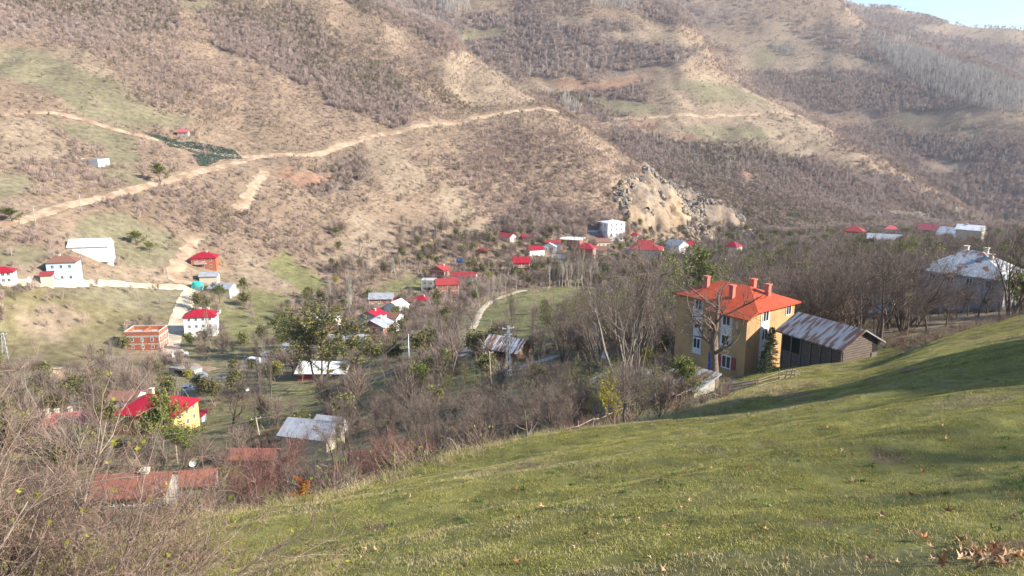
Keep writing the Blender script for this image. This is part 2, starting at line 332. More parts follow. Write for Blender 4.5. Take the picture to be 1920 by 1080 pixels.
def mat(name, col, rough=.8, var=.12, ns=3., metal=0., spec=.3, rnd=0., col2=None, mix=(.45, .6), ns2=1.2, stretch=None, ribs=None, bump=0., bdist=.02, trans=0.):
    """plain colour broken by object-space noise; col2 = patches of a second true colour; ribs = (axis spacing)"""
    if name in MATS: return MATS[name]
    m = bpy.data.materials.new(name); m.use_nodes = True; N = m.node_tree.nodes; K_ = m.node_tree.links
    b = N['Principled BSDF']; b.inputs['Roughness'].default_value = rough; b.inputs['Metallic'].default_value = metal
    b.inputs['Specular IOR Level'].default_value = spec
    tc = N.new('ShaderNodeTexCoord'); mp = N.new('ShaderNodeMapping'); K_.new(tc.outputs['Object'], mp.inputs[0])
    if stretch: mp.inputs['Scale'].default_value = stretch
    nz = N.new('ShaderNodeTexNoise'); nz.inputs['Scale'].default_value = ns; nz.inputs['Detail'].default_value = 5; K_.new(mp.outputs[0], nz.inputs['Vector'])
    rp = N.new('ShaderNodeMapRange'); rp.inputs[1].default_value = .25; rp.inputs[2].default_value = .75
    rp.inputs[3].default_value = 1-var; rp.inputs[4].default_value = 1+var; K_.new(nz.outputs[0], rp.inputs[0])
    base = N.new('ShaderNodeRGB'); base.outputs[0].default_value = (*col, 1); src = base.outputs[0]
    if col2:
        n2_ = N.new('ShaderNodeTexNoise'); n2_.inputs['Scale'].default_value = ns2; n2_.inputs['Detail'].default_value = 6; K_.new(mp.outputs[0], n2_.inputs['Vector'])
        r2 = N.new('ShaderNodeMapRange'); r2.inputs[1].default_value = mix[0]; r2.inputs[2].default_value = mix[1]; K_.new(n2_.outputs[0], r2.inputs[0])
        mx = N.new('ShaderNodeMix'); mx.data_type = 'RGBA'; K_.new(r2.outputs[0], mx.inputs[0]); K_.new(src, mx.inputs[6]); mx.inputs[7].default_value = (*col2, 1); src = mx.outputs[2]
    if ribs:
        sx = N.new('ShaderNodeSeparateXYZ'); K_.new(tc.outputs['Object'], sx.inputs[0])
        md = N.new('ShaderNodeMath'); md.operation = 'PINGPONG'; md.inputs[1].default_value = ribs[1]/2; K_.new(sx.outputs[ribs[0]], md.inputs[0])
        lt = N.new('ShaderNodeMapRange'); lt.inputs[1].default_value = 0; lt.inputs[2].default_value = ribs[2]; lt.inputs[3].default_value = ribs[3]; lt.inputs[4].default_value = 1
        K_.new(md.outputs[0], lt.inputs[0])
        mm = N.new('ShaderNodeMath'); mm.operation = 'MULTIPLY'; K_.new(lt.outputs[0], mm.inputs[0]); K_.new(rp.outputs[0], mm.inputs[1]); rv = mm.outputs[0]
    else: rv = rp.outputs[0]
    if rnd:
        oi = N.new('ShaderNodeObjectInfo'); ro = N.new('ShaderNodeMapRange'); ro.inputs[3].default_value = 1-rnd; ro.inputs[4].default_value = 1+rnd; K_.new(oi.outputs['Random'], ro.inputs[0])
        m3 = N.new('ShaderNodeMath'); m3.operation = 'MULTIPLY'; K_.new(ro.outputs[0], m3.inputs[0]); K_.new(rv, m3.inputs[1]); rv = m3.outputs[0]
    vm = N.new('ShaderNodeVectorMath'); vm.operation = 'SCALE'; K_.new(src, vm.inputs[0]); K_.new(rv, vm.inputs['Scale'])
    K_.new(vm.outputs[0], b.inputs['Base Color'])
    if bump:
        bp = N.new('ShaderNodeBump'); bp.inputs[0].default_value = bump; bp.inputs[1].default_value = bdist
        K_.new((lt.outputs[0] if ribs else nz.outputs[0]), bp.inputs['Height']); K_.new(bp.outputs[0], b.inputs['Normal'])
    if trans:
        tb = N.new('ShaderNodeBsdfTranslucent'); ms = N.new('ShaderNodeMixShader'); ms.inputs[0].default_value = trans
        K_.new(vm.outputs[0], tb.inputs[0]); K_.new(b.outputs[0], ms.inputs[1]); K_.new(tb.outputs[0], ms.inputs[2])
        K_.new(ms.outputs[0], N['Material Output'].inputs[0])
    MATS[name] = m; return m

# ------------------------------------------------------------------ ground sheet
ii, jj = np.meshgrid(np.arange(NA-1), np.arange(NR-1), indexing='ij')
q = (ii*NR+jj).ravel(); F = np.stack([q, q+1, q+NR+1, q+NR], 1)
V = np.stack([GX, GY, Z], -1).reshape(-1, 3)
c0 = len(V); V = np.vstack([V, [[0, 0, float(Z[:, 0].mean())]]])
gm = npmesh('ground', V, F, True)
at = gm.color_attributes.new('land', 'FLOAT_COLOR', 'POINT')
ca = np.ones((len(V), 4), np.float32); ca[:-1, :3] = COLR.reshape(-1, 3); at.data.foreach_set('color', ca.ravel())
go = link(bpy.data.objects.new('ground', gm)); tag(go, kind='structure')
m = bpy.data.materials.new('land'); m.use_nodes = True; N = m.node_tree.nodes; KK = m.node_tree.links; b = N['Principled BSDF']
b.inputs['Roughness'].default_value = .95; b.inputs['Specular IOR Level'].default_value = .1
vc = N.new('ShaderNodeAttribute'); vc.attribute_name = 'land'; ge = N.new('ShaderNodeNewGeometry')
rv = None
for sc, lo, hi in ((.35, .72, 1.28), (2.5, .8, 1.2), (.06, .85, 1.15)):
    nz = N.new('ShaderNodeTexNoise'); nz.inputs['Scale'].default_value = sc; nz.inputs['Detail'].default_value = 6; KK.new(ge.outputs['Position'], nz.inputs['Vector'])
    mr = N.new('ShaderNodeMapRange'); mr.inputs[1].default_value = .3; mr.inputs[2].default_value = .7; mr.inputs[3].default_value = lo; mr.inputs[4].default_value = hi; KK.new(nz.outputs[0], mr.inputs[0])
    if rv is None: rv = mr.outputs[0]; n0 = nz
    else:
        mm = N.new('ShaderNodeMath'); mm.operation = 'MULTIPLY'; KK.new(rv, mm.inputs[0]); KK.new(mr.outputs[0], mm.inputs[1]); rv = mm.outputs[0]
vm = N.new('ShaderNodeVectorMath'); vm.operation = 'SCALE'; KK.new(vc.outputs['Color'], vm.inputs[0]); KK.new(rv, vm.inputs['Scale']); KK.new(vm.outputs[0], b.inputs['Base Color'])
bp = N.new('ShaderNodeBump'); bp.inputs[0].default_value = .6; bp.inputs[1].default_value = .6; KK.new(n0.outputs[0], bp.inputs['Height']); KK.new(bp.outputs[0], b.inputs['Normal'])
gm.materials.append(m)

# ------------------------------------------------------------------ trees: prototypes
BARK = mat('bark', (.15, .115, .09), .9, .3, 6, rnd=.2)
TWIG = mat('twigs', (.170, .130, .105), .9, .2, 2, rnd=.25)
PALE = mat('pale_bark', (.22, .19, .16), .9, .25, 5, rnd=.15)
REDT = mat('red_twigs', (.20, .10, .082), .9, .2, 2, rnd=.2)
LEAFG = mat('leaves_green', (.16, .20, .045), .6, .35, 3, rnd=.25, col2=(.20, .20, .04), trans=.3)
LEAFY = mat('leaves_yellow', (.33, .30, .04), .6, .3, 3, rnd=.2, trans=.35)
LEAFO = mat('leaves_orange', (.42, .13, .03), .6, .4, 9, rnd=.2, col2=(.45, .28, .04), trans=.35)
NEED = mat('needles', (.035, .060, .026), .7, .35, 3, rnd=.2)
OLIVE = mat('leaves_olive', (.125, .135, .045), .7, .35, 3, rnd=.3, col2=(.19, .16, .05), trans=.25)
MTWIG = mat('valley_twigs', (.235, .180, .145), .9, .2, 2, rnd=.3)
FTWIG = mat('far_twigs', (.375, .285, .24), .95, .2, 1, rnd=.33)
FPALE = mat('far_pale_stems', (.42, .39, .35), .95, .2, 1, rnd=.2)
class TW:
    """slivers gathered as arrays: thin bent triangles for twigs, quads for leaves"""
    def __init__(s): s.a = []; s.l = []
    def twig(s, p, d, L, w): s.a.append((*p, *(d*L), w))
    def leaf(s, p, sz): s.l.append((*p, sz))
    def geo(s, rng, bend=.15):
        A = np.array(s.a).reshape(-1, 7); n = len(A); V = np.zeros((0, 3)); F = np.zeros((0, 4), int)
        if n:
            p = A[:, :3]; d = A[:, 3:6]; w = A[:, 6:7]; r = rng.normal(size=(n, 3)); s_ = np.cross(d, r); s_ /= np.linalg.norm(s_, axis=1, keepdims=True)+1e-9
            mid = p+d*.5+rng.normal(size=(n, 3))*np.linalg.norm(d, axis=1, keepdims=True)*bend*.5
            V = np.stack([p-s_*w/2, p+s_*w/2, mid+s_*w*.3, mid-s_*w*.3, p+d+s_*w*.07, p+d-s_*w*.07], 1).reshape(-1, 3)
            q_ = np.arange(n)[:, None]*6; F = np.vstack([q_+[0, 1, 2, 3], q_+[3, 2, 4, 5]])
        Lf = np.array(s.l).reshape(-1, 4); n = len(Lf)
        V2 = np.zeros((0, 3)); F2 = np.zeros((0, 4), int)
        if n:
            a = rng.normal(size=(n, 3)); a /= np.linalg.norm(a, axis=1, keepdims=True); b_ = np.cross(a, rng.normal(size=(n, 3))); b_ /= np.linalg.norm(b_, axis=1, keepdims=True)
            sz = Lf[:, 3:]; c = Lf[:, :3]; V2 = np.stack([c-a*sz*.5, c+b_*sz*.32, c+a*sz*.5, c-b_*sz*.32], 1).reshape(-1, 3); F2 = np.arange(n*4).reshape(-1, 4)
        return V, F, V2, F2
def rv3(r): return Vector((r.gauss(0, 1), r.gauss(0, 1), r.gauss(0, 1)))
def grow(seed, H=9., stems=1, nc=(8, 6, 5), ntw=10, spread=.8, trop=.12, r0=.02, tw=.016, tl=.07, leaf=None, nleaf=0, first=.25, wob=.16, lean=0., droop=0.):
    """a branching tree: returns meshes (limbs, twigs, leaves); sizes relative to H"""
    r = random.Random(seed); rng = np.random.default_rng(seed)
    limb = MB(); fine = MB(); tws = TW(); lv = TW(); ML = len(nc)
    def rec(p, d, L_, rad, lev):
        n = (6, 4, 3, 2)[min(lev, 3)]; P = [p.copy()]; Rr = [rad]; D_ = []
        for i in range(n):
            up = trop*(1 if lev else .4)-droop*lev
            d = (d+rv3(r)*wob*(.5 if lev == 0 else 1)+Vector((0, 0, up))).normalized(); p = p+d*L_/n
            P.append(p.copy()); D_.append(d.copy()); Rr.append(rad*(1-.8*(i+1)/n))
        (limb if lev <= 1 else fine).tube(P, Rr, (6, 5, 3, 3)[min(lev, 3)], False)
        if lev < ML:
            for k in range(nc[lev]):
                f = first+(1-first)*(k+r.random())/nc[lev] if lev == 0 else .2+.8*r.random()
                j = min(int(f*n), n-1); q = P[j].lerp(P[j+1], f*n-j); dd = D_[j]
                perp = dd.cross(rv3(r)).normalized(); sp_ = spread*(.7+.6*r.random())
                cd = (dd+perp*sp_).normalized(); cl_ = L_*(.36+.32*r.random())*(1.25-.6*f if lev == 0 else 1)
                rec(q, cd, cl_, max(Rr[j]*.55, H*.0008), lev+1)
        if lev >= 1:
            for k in range(ntw if lev == ML else ntw//2):
                f = .15+.85*r.random(); j = min(int(f*n), n-1); q = P[j].lerp(P[j+1], f*n-j)
                cd = (D_[j]+rv3(r)*.45+Vector((0, 0, .15-droop))).normalized(); l_ = H*tl*(.5+r.random())
                tws.twig(q, np.array(cd), l_, tw*(.6+.8*r.random()))
                for z in range(nleaf):
                    e = q+cd*l_*(.2+.9*r.random())+rv3(r)*H*.008; lv.leaf(e, leaf*(.6+.8*r.random()))
    for s_ in range(stems):
        d = Vector((0, 0, 1))
        if stems > 1:
            a = 2*math.pi*(s_+r.random()*.6)/stems; k = .15+.35*r.random(); d = Vector((math.cos(a)*k, math.sin(a)*k, 1)).normalized()
        d = (d+Vector((lean, 0, 0))).normalized()
        rec(Vector((r.gauss(0, .01*H) if stems > 1 else 0, r.gauss(0, .01*H) if stems > 1 else 0, -.02*H)), d, H*(.82 if stems == 1 else .7+.25*r.random()), H*r0*(1 if stems == 1 else .6), 0)
    zt = max(v[2] for v in limb.v+fine.v); k = H/(zt*1.02)
    V, F, V2, F2 = tws.geo(rng); n = len(fine.v)
    Q = np.array(fine.f, int); VV = np.vstack([np.array(fine.v).reshape(-1, 3), V]); FF = np.vstack([Q.reshape(-1, 4), F+n])
    me1 = npmesh('trunk', np.array(limb.v)*k, np.array(limb.f), True); me2 = npmesh('crown', VV*k, FF)
    me3 = None
    if leaf:
        V3, F3 = lv.geo(rng)[2:]; me3 = npmesh('foliage', V3*k, F3)
    return me1, me2, me3
def conifer(seed, H=5., wd=.22):
    r = random.Random(seed); rng = np.random.default_rng(seed); t = MB(); t.tube([(0,0,-.2),(0,0,H*.5),(0,0,H)], [H*.02, H*.012, .01], 6); tws = TW()
    nw = 26
    for i in range(nw):
        f = (i+.5)/nw; z = H*(.06+.94*f)
        for k in range(11):
            a = r.random()*6.28; l_ = H*wd*(1-f)**.8*(.7+.5*r.random())+.08
            d = Vector((math.cos(a), math.sin(a), -.15+.5*f)); p0 = Vector((0, 0, z))
            for z_ in range(16):
                g = r.random()**.6; q = p0+d*l_*g; tws.twig(q, np.array((d+rv3(r)*.6).normalized()), H*.045*(.6+.8*r.random()), H*.009)
    V, F, _, _ = tws.geo(rng)
    return npmesh('trunk', t.v, t.f[:0] or [f for f in t.f if len(f) == 4], True), None, npmesh('foliage', V, F)
def sliver_tree(seed, H, n, wd, tw, shape='round', leafy=0, trunk=.12):
    """light version for far slopes: stem and a sheaf of thin tapering branches"""
    r = random.Random(seed); rng = np.random.default_rng(seed); t = TW()
    t.twig(Vector((0, 0, -.3)), np.array((r.gauss(0, .03), r.gauss(0, .03), 1.)), H*.95, trunk); t.twig(Vector((0, 0, -.3)), np.array((r.gauss(0, .03), r.gauss(0, .03), 1.)), H*.9, trunk)
    for i in range(n):
        if shape == 'column': z = H*(.2+.75*r.random()); k = wd*.25
        elif shape == 'shrub': z = H*.15*r.random(); k = wd*1.3
        else: z = H*(.25+.5*r.random()); k = wd
        a = r.random()*6.28; u = abs(r.gauss(0, .6))
        d = Vector((math.cos(a)*k*u*2, math.sin(a)*k*u*2, 1 if shape != 'shrub' else .75)).normalized()
        l_ = (H-z)*(.55+.45*r.random()); p = Vector((math.cos(a), math.sin(a), 0))*wd*H*.12*r.random()+Vector((0, 0, z))
        t.twig(p, np.array(d), l_, tw*(.6+.8*r.random()))
        for _ in range(leafy): e = p+d*l_*(.2+.8*r.random())+rv3(r)*H*.04; t.leaf(e, H*.075*(.6+.8*r.random()))
    V, F, V2, F2 = t.geo(rng, .3)
    return V, F, V2, F2
def tree_proto(*a, mats, **k):
    a_, b_, c_ = grow(*a, **k)
    a_.materials.append(mats[0]); b_.materials.append(mats[1])
    if c_: c_.materials.append(mats[2])
    return a_, b_, c_
PALEP = mat('poplar_bark', (.34, .31, .25), .9, .2, 4, rnd=.1)
PROT = {
 'bare': [tree_proto(s, 9, nc=(9, 6, 5), ntw=7, spread=.85, tw=.019, mats=(BARK, TWIG)) for s in (1, 2, 3)],
 'multi': [tree_proto(s, 9, stems=4, nc=(6, 5, 4), ntw=6, spread=.6, tw=.019, r0=.026, mats=(BARK, TWIG)) for s in (11, 12, 13)],
 'tall': [tree_proto(s, 12, nc=(12, 5, 4), ntw=8, spread=.5, trop=.25, tw=.024, r0=.013, mats=(PALE, TWIG)) for s in (21, 22)],
 'shrub': [tree_proto(s, 3, stems=14, nc=(4, 4), ntw=9, spread=.45, tw=.011, tl=.13, r0=.012, mats=(BARK, TWIG)) for s in (31, 32)],
 'redshrub': [tree_proto(s, 3, stems=14, nc=(4, 4), ntw=10, spread=.5, tw=.011, tl=.13, r0=.011, mats=(BARK, REDT)) for s in (41, 42)],
 'leafy': [tree_proto(s, 9, nc=(9, 6, 4), ntw=7, spread=.85, tw=.02, leaf=.26, nleaf=3, mats=(BARK, TWIG, LEAFG)) for s in (51, 52)],
 'dense': [tree_proto(s, 9, nc=(9, 6, 4), ntw=7, spread=.85, tw=.02, leaf=.5, nleaf=4, first=.1, mats=(BARK, TWIG, LEAFG)) for s in (53,)],
 'olive': [tree_proto(s, 9, stems=3, nc=(6, 5, 4), ntw=7, spread=.8, tw=.02, leaf=.24, nleaf=2, mats=(BARK, TWIG, OLIVE)) for s in (61, 62)],
 'thinleaf': [tree_proto(s, 9, stems=2, nc=(7, 5, 4), ntw=7, spread=.7, tw=.022, leaf=.2, nleaf=1, mats=(BARK, TWIG, LEAFG)) for s in (71,)],
 'yellow': [tree_proto(s, 6, stems=2, nc=(7, 5), ntw=10, spread=.6, tw=.018, leaf=.24, nleaf=3, mats=(BARK, TWIG, LEAFY)) for s in (81,)],
 'orange': [tree_proto(s, 1.2, stems=5, nc=(5, 4), ntw=5, spread=.5, tw=.006, leaf=.075, nleaf=2, mats=(BARK, REDT, LEAFO)) for s in (91,)],
 'open': [tree_proto(s, 12, stems=5, nc=(5, 4, 4), ntw=4, spread=.55, tw=.017, r0=.026, first=.4, mats=(PALE, TWIG)) for s in (96, 97)],
 'openb': [tree_proto(s, 12, stems=4, nc=(6, 5, 4), ntw=4, spread=.65, tw=.017, r0=.026, first=.3, mats=(BARK, TWIG)) for s in (121, 122, 123)],
 'gnarled': [tree_proto(s, 9, nc=(8, 5, 5), ntw=5, spread=1.1, tw=.016, r0=.04, wob=.26, mats=(BARK, TWIG)) for s in (98,)],
 'poplar': [tree_proto(s, 12, nc=(18, 3), ntw=5, spread=.32, trop=.5, tw=.03, r0=.02, first=.3, mats=(PALEP, PALEP)) for s in (111, 112)],
 'pollard': [tree_proto(s, 12, nc=(14, 4, 3), ntw=6, spread=.28, trop=.4, tw=.02, r0=.022, mats=(PALE, TWIG)) for s in (95,)],
}
cf = [conifer(101), conifer(102, 5, .3)]
for a_, _, c_ in cf: a_.materials.append(BARK); c_.materials.append(NEED)
PROT['conifer'] = cf
PH = {'dense': 9, 'open': 12, 'openb': 12, 'gnarled': 9, 'poplar': 12, 'bare': 9, 'multi': 9, 'tall': 12, 'shrub': 3, 'redshrub': 3, 'leafy': 9, 'olive': 9, 'thinleaf': 9, 'yellow': 6, 'orange': 1.2, 'pollard': 12, 'conifer': 5}
CATN = {'shrub': 'bush', 'redshrub': 'bush', 'orange': 'sapling'}
NMN = {'bare': 'bare_tree', 'multi': 'bare_tree', 'tall': 'bare_tree', 'shrub': 'bare_bush', 'redshrub': 'bare_bush', 'leafy': 'leafy_tree', 'dense': 'leafy_tree', 'open': 'bare_tree', 'openb': 'bare_tree', 'gnarled': 'bare_tree', 'poplar': 'poplar', 'olive': 'leafy_tree', 'thinleaf': 'leafy_tree', 'yellow': 'yellow_tree', 'orange': 'orange_sapling', 'pollard': 'pollarded_tree', 'conifer': 'conifer'}
TREES = []
def plant(kind, p, H, label, group=None, rz=None, var=None, wide=1.):
    r = random.Random(int(p.x*977+p.y*131)); pr = PROT[kind]; me = pr[r.randrange(len(pr)) if var is None else var % len(pr)]
    k = H/PH[kind]
    t = thing(NMN[kind], p-Vector((0, 0, .05*k)), r.random()*6.28 if rz is None else rz, label, CATN.get(kind, 'tree'), group, (k*wide, k*wide, k))
    for m_, nm in zip(me, ('trunk', 'twigs' if kind in ('leafy', 'dense', 'olive', 'thinleaf', 'yellow', 'orange') else 'crown', 'foliage' if kind == 'conifer' else 'crown')):
        if m_: o = link(bpy.data.objects.new(nm, m_)); o.parent = t
    TREES.append((p.x, p.y)); return t

# ---- scatter of uncountable growth: one object each, points carrying light prototypes
def scatter(name, protos, P, rot, scl, idx, kind='stuff', label=None):
    me = bpy.data.meshes.new(name); P = np.asarray(P, np.float32); n = len(P)
    me.vertices.add(n); me.vertices.foreach_set('co', P.ravel())
    for nm, ty, d in (('rot', 'FLOAT_VECTOR', rot), ('scl', 'FLOAT_VECTOR', scl), ('idx', 'INT', idx)):
        a = me.attributes.new(nm, ty, 'POINT'); a.data.foreach_set('vector' if ty == 'FLOAT_VECTOR' else 'value', np.asarray(d, np.float32 if ty != 'INT' else np.int32).ravel())
    o = link(bpy.data.objects.new(name, me)); tag(o, label, kind=kind)
    c = bpy.data.collections.new(name+'_kinds')
    for i, pm in enumerate(protos): c.objects.link(bpy.data.objects.new('%s_kind_%02d' % (name, i), pm))
    g = bpy.data.node_groups.new(name, 'GeometryNodeTree'); g.interface.new_socket('Geometry', in_out='INPUT', socket_type='NodeSocketGeometry'); g.interface.new_socket('Geometry', in_out='OUTPUT', socket_type='NodeSocketGeometry')
    A = g.nodes.new; gi = A('NodeGroupInput'); gout = A('NodeGroupOutput'); ci = A('GeometryNodeCollectionInfo'); ip = A('GeometryNodeInstanceOnPoints')
    ci.inputs[0].default_value = c; ci.inputs['Separate Children'].default_value = True; ci.inputs['Reset Children'].default_value = True
    ip.inputs['Pick Instance'].default_value = True
    g.links.new(gi.outputs[0], ip.inputs['Points']); g.links.new(ci.outputs[0], ip.inputs['Instance'])
    for nm, ty, sk in (('rot', 'FLOAT_VECTOR', 'Rotation'), ('scl', 'FLOAT_VECTOR', 'Scale'), ('idx', 'INT', 'Instance Index')):
        na = A('GeometryNodeInputNamedAttribute'); na.data_type = ty; na.inputs[0].default_value = nm; g.links.new(na.outputs[0], ip.inputs[sk])
    g.links.new(ip.outputs[0], gout.inputs[0])
    md = o.modifiers.new('scatter', 'NODES'); md.node_group = g; return o
def far_mesh(name, geo, m1, m2=None):
    V, F, V2, F2 = geo; me = npmesh(name, np.vstack([V, V2]), np.vstack([F, F2+len(V)])); me.materials.append(m1)
    if m2:
        me.materials.append(m2); a = np.zeros(len(F)+len(F2), np.int32); a[len(F):] = 1; me.polygons.foreach_set('material_index', a)
    return me
rng = np.random.default_rng(7)
TMAX = np.maximum.accumulate(Z/RG, axis=1)
def visible(x, y, z, h):
    th = np.arctan2(x, y); lr = np.log(np.hypot(x, y)); i = np.clip(np.searchsorted(AZ, th), 0, NA-1); j = np.clip(np.searchsorted(LR, lr)-2, 0, NR-1)
    return (z+h)/np.hypot(x, y) >= TMAX[i, j]-.002
def sample(n, d0, d1, a0=-37, a1=37):
    th = np.radians(rng.uniform(a0, a1, n)); d = np.sqrt(rng.uniform(d0*d0, d1*d1, n)); x = d*np.sin(th); y = d*np.cos(th); z = ground(x, y); px, py = pix(x, y, z)
    return x, y, z, px, py, d
def jit(x, y, px, py, d):
    return px+fbm(x, y, 34, 4, 51)*np.minimum(34, 14000/d)+fbm(x, y, 6, 2, 52)*8, py+fbm(x, y, 34, 4, 57)*np.minimum(20, 9000/d)+fbm(x, y, 6, 2, 58)*4

# ------------------------------------------------------------------ roads and tracks laid over the land
KEEP = []
def mkroad(name, pts, wd, m, lift=.12, D=None, rag=.25, keep=1.0, label=None, kind='structure'):
    P = [spot(x, y, dd) if (dd := (D[i] if D else None)) else spot(x, y) for i, (x, y) in enumerate(pts)]
    P = [p for p, _ in P]; Q = []
    for i in range(len(P)-1):
        a = P[max(i-1, 0)]; b_ = P[i]; c = P[i+1]; d = P[min(i+2, len(P)-1)]; n = max(2, int((c-b_).length/max(.8, wd*.35)))
        for k in range(n):
            t = k/n; Q.append(.5*((2*b_)+(c-a)*t+(2*a-5*b_+4*c-d)*t*t+(3*b_-a-3*c+d)*t*t*t))
    Q.append(P[-1]); Q = np.array([(q.x, q.y) for q in Q]); tg = np.gradient(Q, axis=0); tg /= np.linalg.norm(tg, axis=1, keepdims=True)+1e-9; nn = np.stack([-tg[:, 1], tg[:, 0]], 1)
    r = np.random.default_rng(int(pts[0][0])+3); ja = 1+rag*(r.random(len(Q))-.5)*2; jb = 1+rag*(r.random(len(Q))-.5)*2
    rows = []
    for u in (-1, -.6, -.2, .2, .6, 1):
        j = ja if u < 0 else jb; xy = Q+nn*(u*wd/2*j)[:, None]; z = ground(xy[:, 0], xy[:, 1])+lift*(1-.5*abs(u)**4); rows.append(np.column_stack([xy, z]))
    V = np.stack(rows, 1); n = len(Q); ii, jj = np.meshgrid(np.arange(n-1), np.arange(5), indexing='ij'); q = (ii*6+jj).ravel()
    me = npmesh(name, V.reshape(-1, 3), np.stack([q, q+1, q+7, q+6], 1), True); me.materials.append(m)
    o = link(bpy.data.objects.new(name, me)); tag(o, label, kind=kind)
    KEEP.append(([tuple(a) for a in Q[::3]]+[tuple(Q[-1])], wd/2+keep)); return o
EARTH = mat('pale_earth', (.42, .31, .21), .95, .3, .35, col2=(.30, .20, .13), ns2=.15)
CREAM = mat('cream_gravel', (.56, .48, .36), .95, .25, .5, col2=(.42, .34, .24), ns2=.25)
GREYG = mat('grey_gravel', (.24, .225, .21), .95, .3, .4, col2=(.17, .15, .13), ns2=.2)
DIRT = mat('brown_dirt', (.20, .145, .095), .95, .35, 1.2, col2=(.11, .12, .05), ns2=.5, mix=(.5, .65))
CONC = mat('concrete', (.36, .35, .33), .9, .2, 1.5)
mkroad('dirt_track', [(0,428),(60,408),(120,388),(200,370),(280,350),(380,322),(460,302),(500,293),(590,290),(640,274),(700,257),(760,245),(830,233),(900,221),(960,210),(1010,204),(1050,211)], 5.5, EARTH, .35, keep=2)
mkroad('dirt_track', [(0,216),(90,212),(140,222),(200,240),(270,257),(330,274),(400,289),(490,296)], 4, EARTH, .3)
mkroad('village_road', [(0,533),(100,532),(220,533),(340,539),(362,542)], 4.5, CREAM, .25)
mkroad('gravel_road', [(364,540),(350,565),(335,600),(325,630),(318,664)], 6, CREAM, .25, rag=.1)
mkroad('gravel_road', [(316,662),(345,683),(402,696)], 4.5, EARTH, .3)
mkroad('dirt_track', [(362,538),(325,518),(345,485),(366,445)], 6, EARTH, .3, rag=.5)
mkroad('dirt_track', [(498,322),(480,345),(464,372),(446,396)], 6, EARTH, .35, rag=.5)
mkroad('dirt_track', [(1150,224),(1300,218),(1420,216),(1505,219)], 6, EARTH, .5)
mkroad('field_path', [(885,618),(905,580),(932,561),(985,545)], 2.6, CREAM, .2)
mkroad('village_road', [(300,745),(380,722),(470,684),(540,662),(620,650)], 6, GREYG, .25)
mkroad('village_road', [(640,735),(760,690),(850,672),(900,640)], 3.2, GREYG, .2)
mkroad('concrete_path', [(975,690),(1005,680),(1042,668)], 2.2, CONC, .15, rag=.1)
mkroad('dirt_path', [(1205,800),(1250,780),(1300,762),(1350,735),(1385,712)], 3.4, DIRT, .06, D=[42,46,52,60,70], rag=.35, keep=.3)

# ------------------------------------------------------------------ buildings
ROOFRED = mat('red_metal_roof', (.34, .012, .026), .42, .10, 1.2, spec=.4, ribs=(0, .9, .05, .75), bump=.3, col2=(.36, .014, .03), ns2=.4)
ROOFRED2 = mat('faded_red_roof', (.32, .045, .045), .6, .15, 1, ribs=(0, .8, .05, .75), bump=.3)
ROOFORG = mat('orange_metal_roof', (.56, .095, .032), .5, .10, 1.2, ribs=(0, .22, .05, .8), bump=.4, col2=(.44, .075, .03), ns2=.5)
ROOFPINK = mat('pink_red_roof', (.50, .11, .12), .6, .15, 1, ribs=(0, .6, .05, .75))
METAL = mat('grey_sheet_metal', (.40, .42, .45), .5, .12, .6, metal=.15, ribs=(0, .8, .05, .75), bump=.3, col2=(.33, .34, .36), ns2=.5)
WHITEM = mat('white_sheet_metal', (.74, .75, .76), .5, .10, .6, ribs=(0, 1, .05, .85), bump=.2, col2=(.60, .60, .60), ns2=.4)
RUSTM = mat('rusty_sheet_metal', (.30, .31, .325), .6, .15, 2, ribs=(0, .9, .06, .6), bump=.3, col2=(.16, .085, .055), ns2=1.1, mix=(.46, .56), stretch=(2.2, .45, .45))
RUSTW = mat('white_roof_rust_streaks', (.72, .72, .71), .6, .12, 2, ribs=(0, .9, .05, .8), col2=(.30, .13, .07), ns2=.9, mix=(.60, .68), stretch=(1.8, .5, .5))
RUSTR = mat('rust_brown_roof', (.24, .11, .075), .8, .2, 2, ribs=(0, .7, .05, .7), col2=(.40, .37, .35), ns2=.6, mix=(.6, .72), stretch=(1.5, .6, .6))
TILE = mat('brown_tile_roof', (.25, .125, .09), .85, .25, 3, ribs=(0, .3, .1, .7))
WHITE = mat('white_render', (.74, .73, .70), .85, .06, 1, col2=(.62, .60, .56), ns2=.5, mix=(.55, .75))
BLUE = mat('pale_blue_render', (.50, .62, .74), .85, .08, 1)
CREAMW = mat('cream_render', (.62, .53, .40), .85, .1, 1)
YELLOW = mat('yellow_render', (.62, .45, .17), .85, .08, 1, col2=(.55, .38, .16), ns2=.5)
OCHRE = mat('ochre_render', (.50, .31, .14), .85, .10, 1, col2=(.33, .215, .12), ns2=.5, mix=(.47, .68))
GREYW = mat('grey_render', (.26, .25, .27), .85, .1, 1)
GREYL = mat('light_grey_render', (.45, .44, .43), .85, .12, 1, col2=(.36, .35, .33), ns2=.5)
BRICK = mat('red_hollow_brick', (.44, .145, .075), .9, .18, 5, ribs=(2, .25, .03, .72), col2=(.36, .12, .07), ns2=1.5)
STONE = mat('stone', (.34, .31, .27), .95, .35, 2.5, bump=.5, bdist=.1)
WOODD = mat('dark_weathered_wood', (.145, .115, .095), .9, .35, 4, ribs=(2, .24, .05, .35), stretch=(.3, .3, 3), bump=.5, bdist=.03)
WOODG = mat('grey_weathered_wood', (.17, .15, .13), .9, .3, 4, ribs=(2, .22, .045, .4), stretch=(.3, .3, 3), bump=.5, bdist=.03)
WOODB = mat('brown_planks', (.26, .165, .10), .9, .3, 3, ribs=(0, .3, .04, .45))
WOODP = mat('plain_wood', (.24, .19, .14), .9, .3, 4, stretch=(1, 1, .2))
GLASS = mat('dark_window_glass', (.03, .035, .045), .12, .2, 2, spec=.7)
FRAMEW = mat('white_window_frame', (.76, .76, .75), .6, .05, 2)
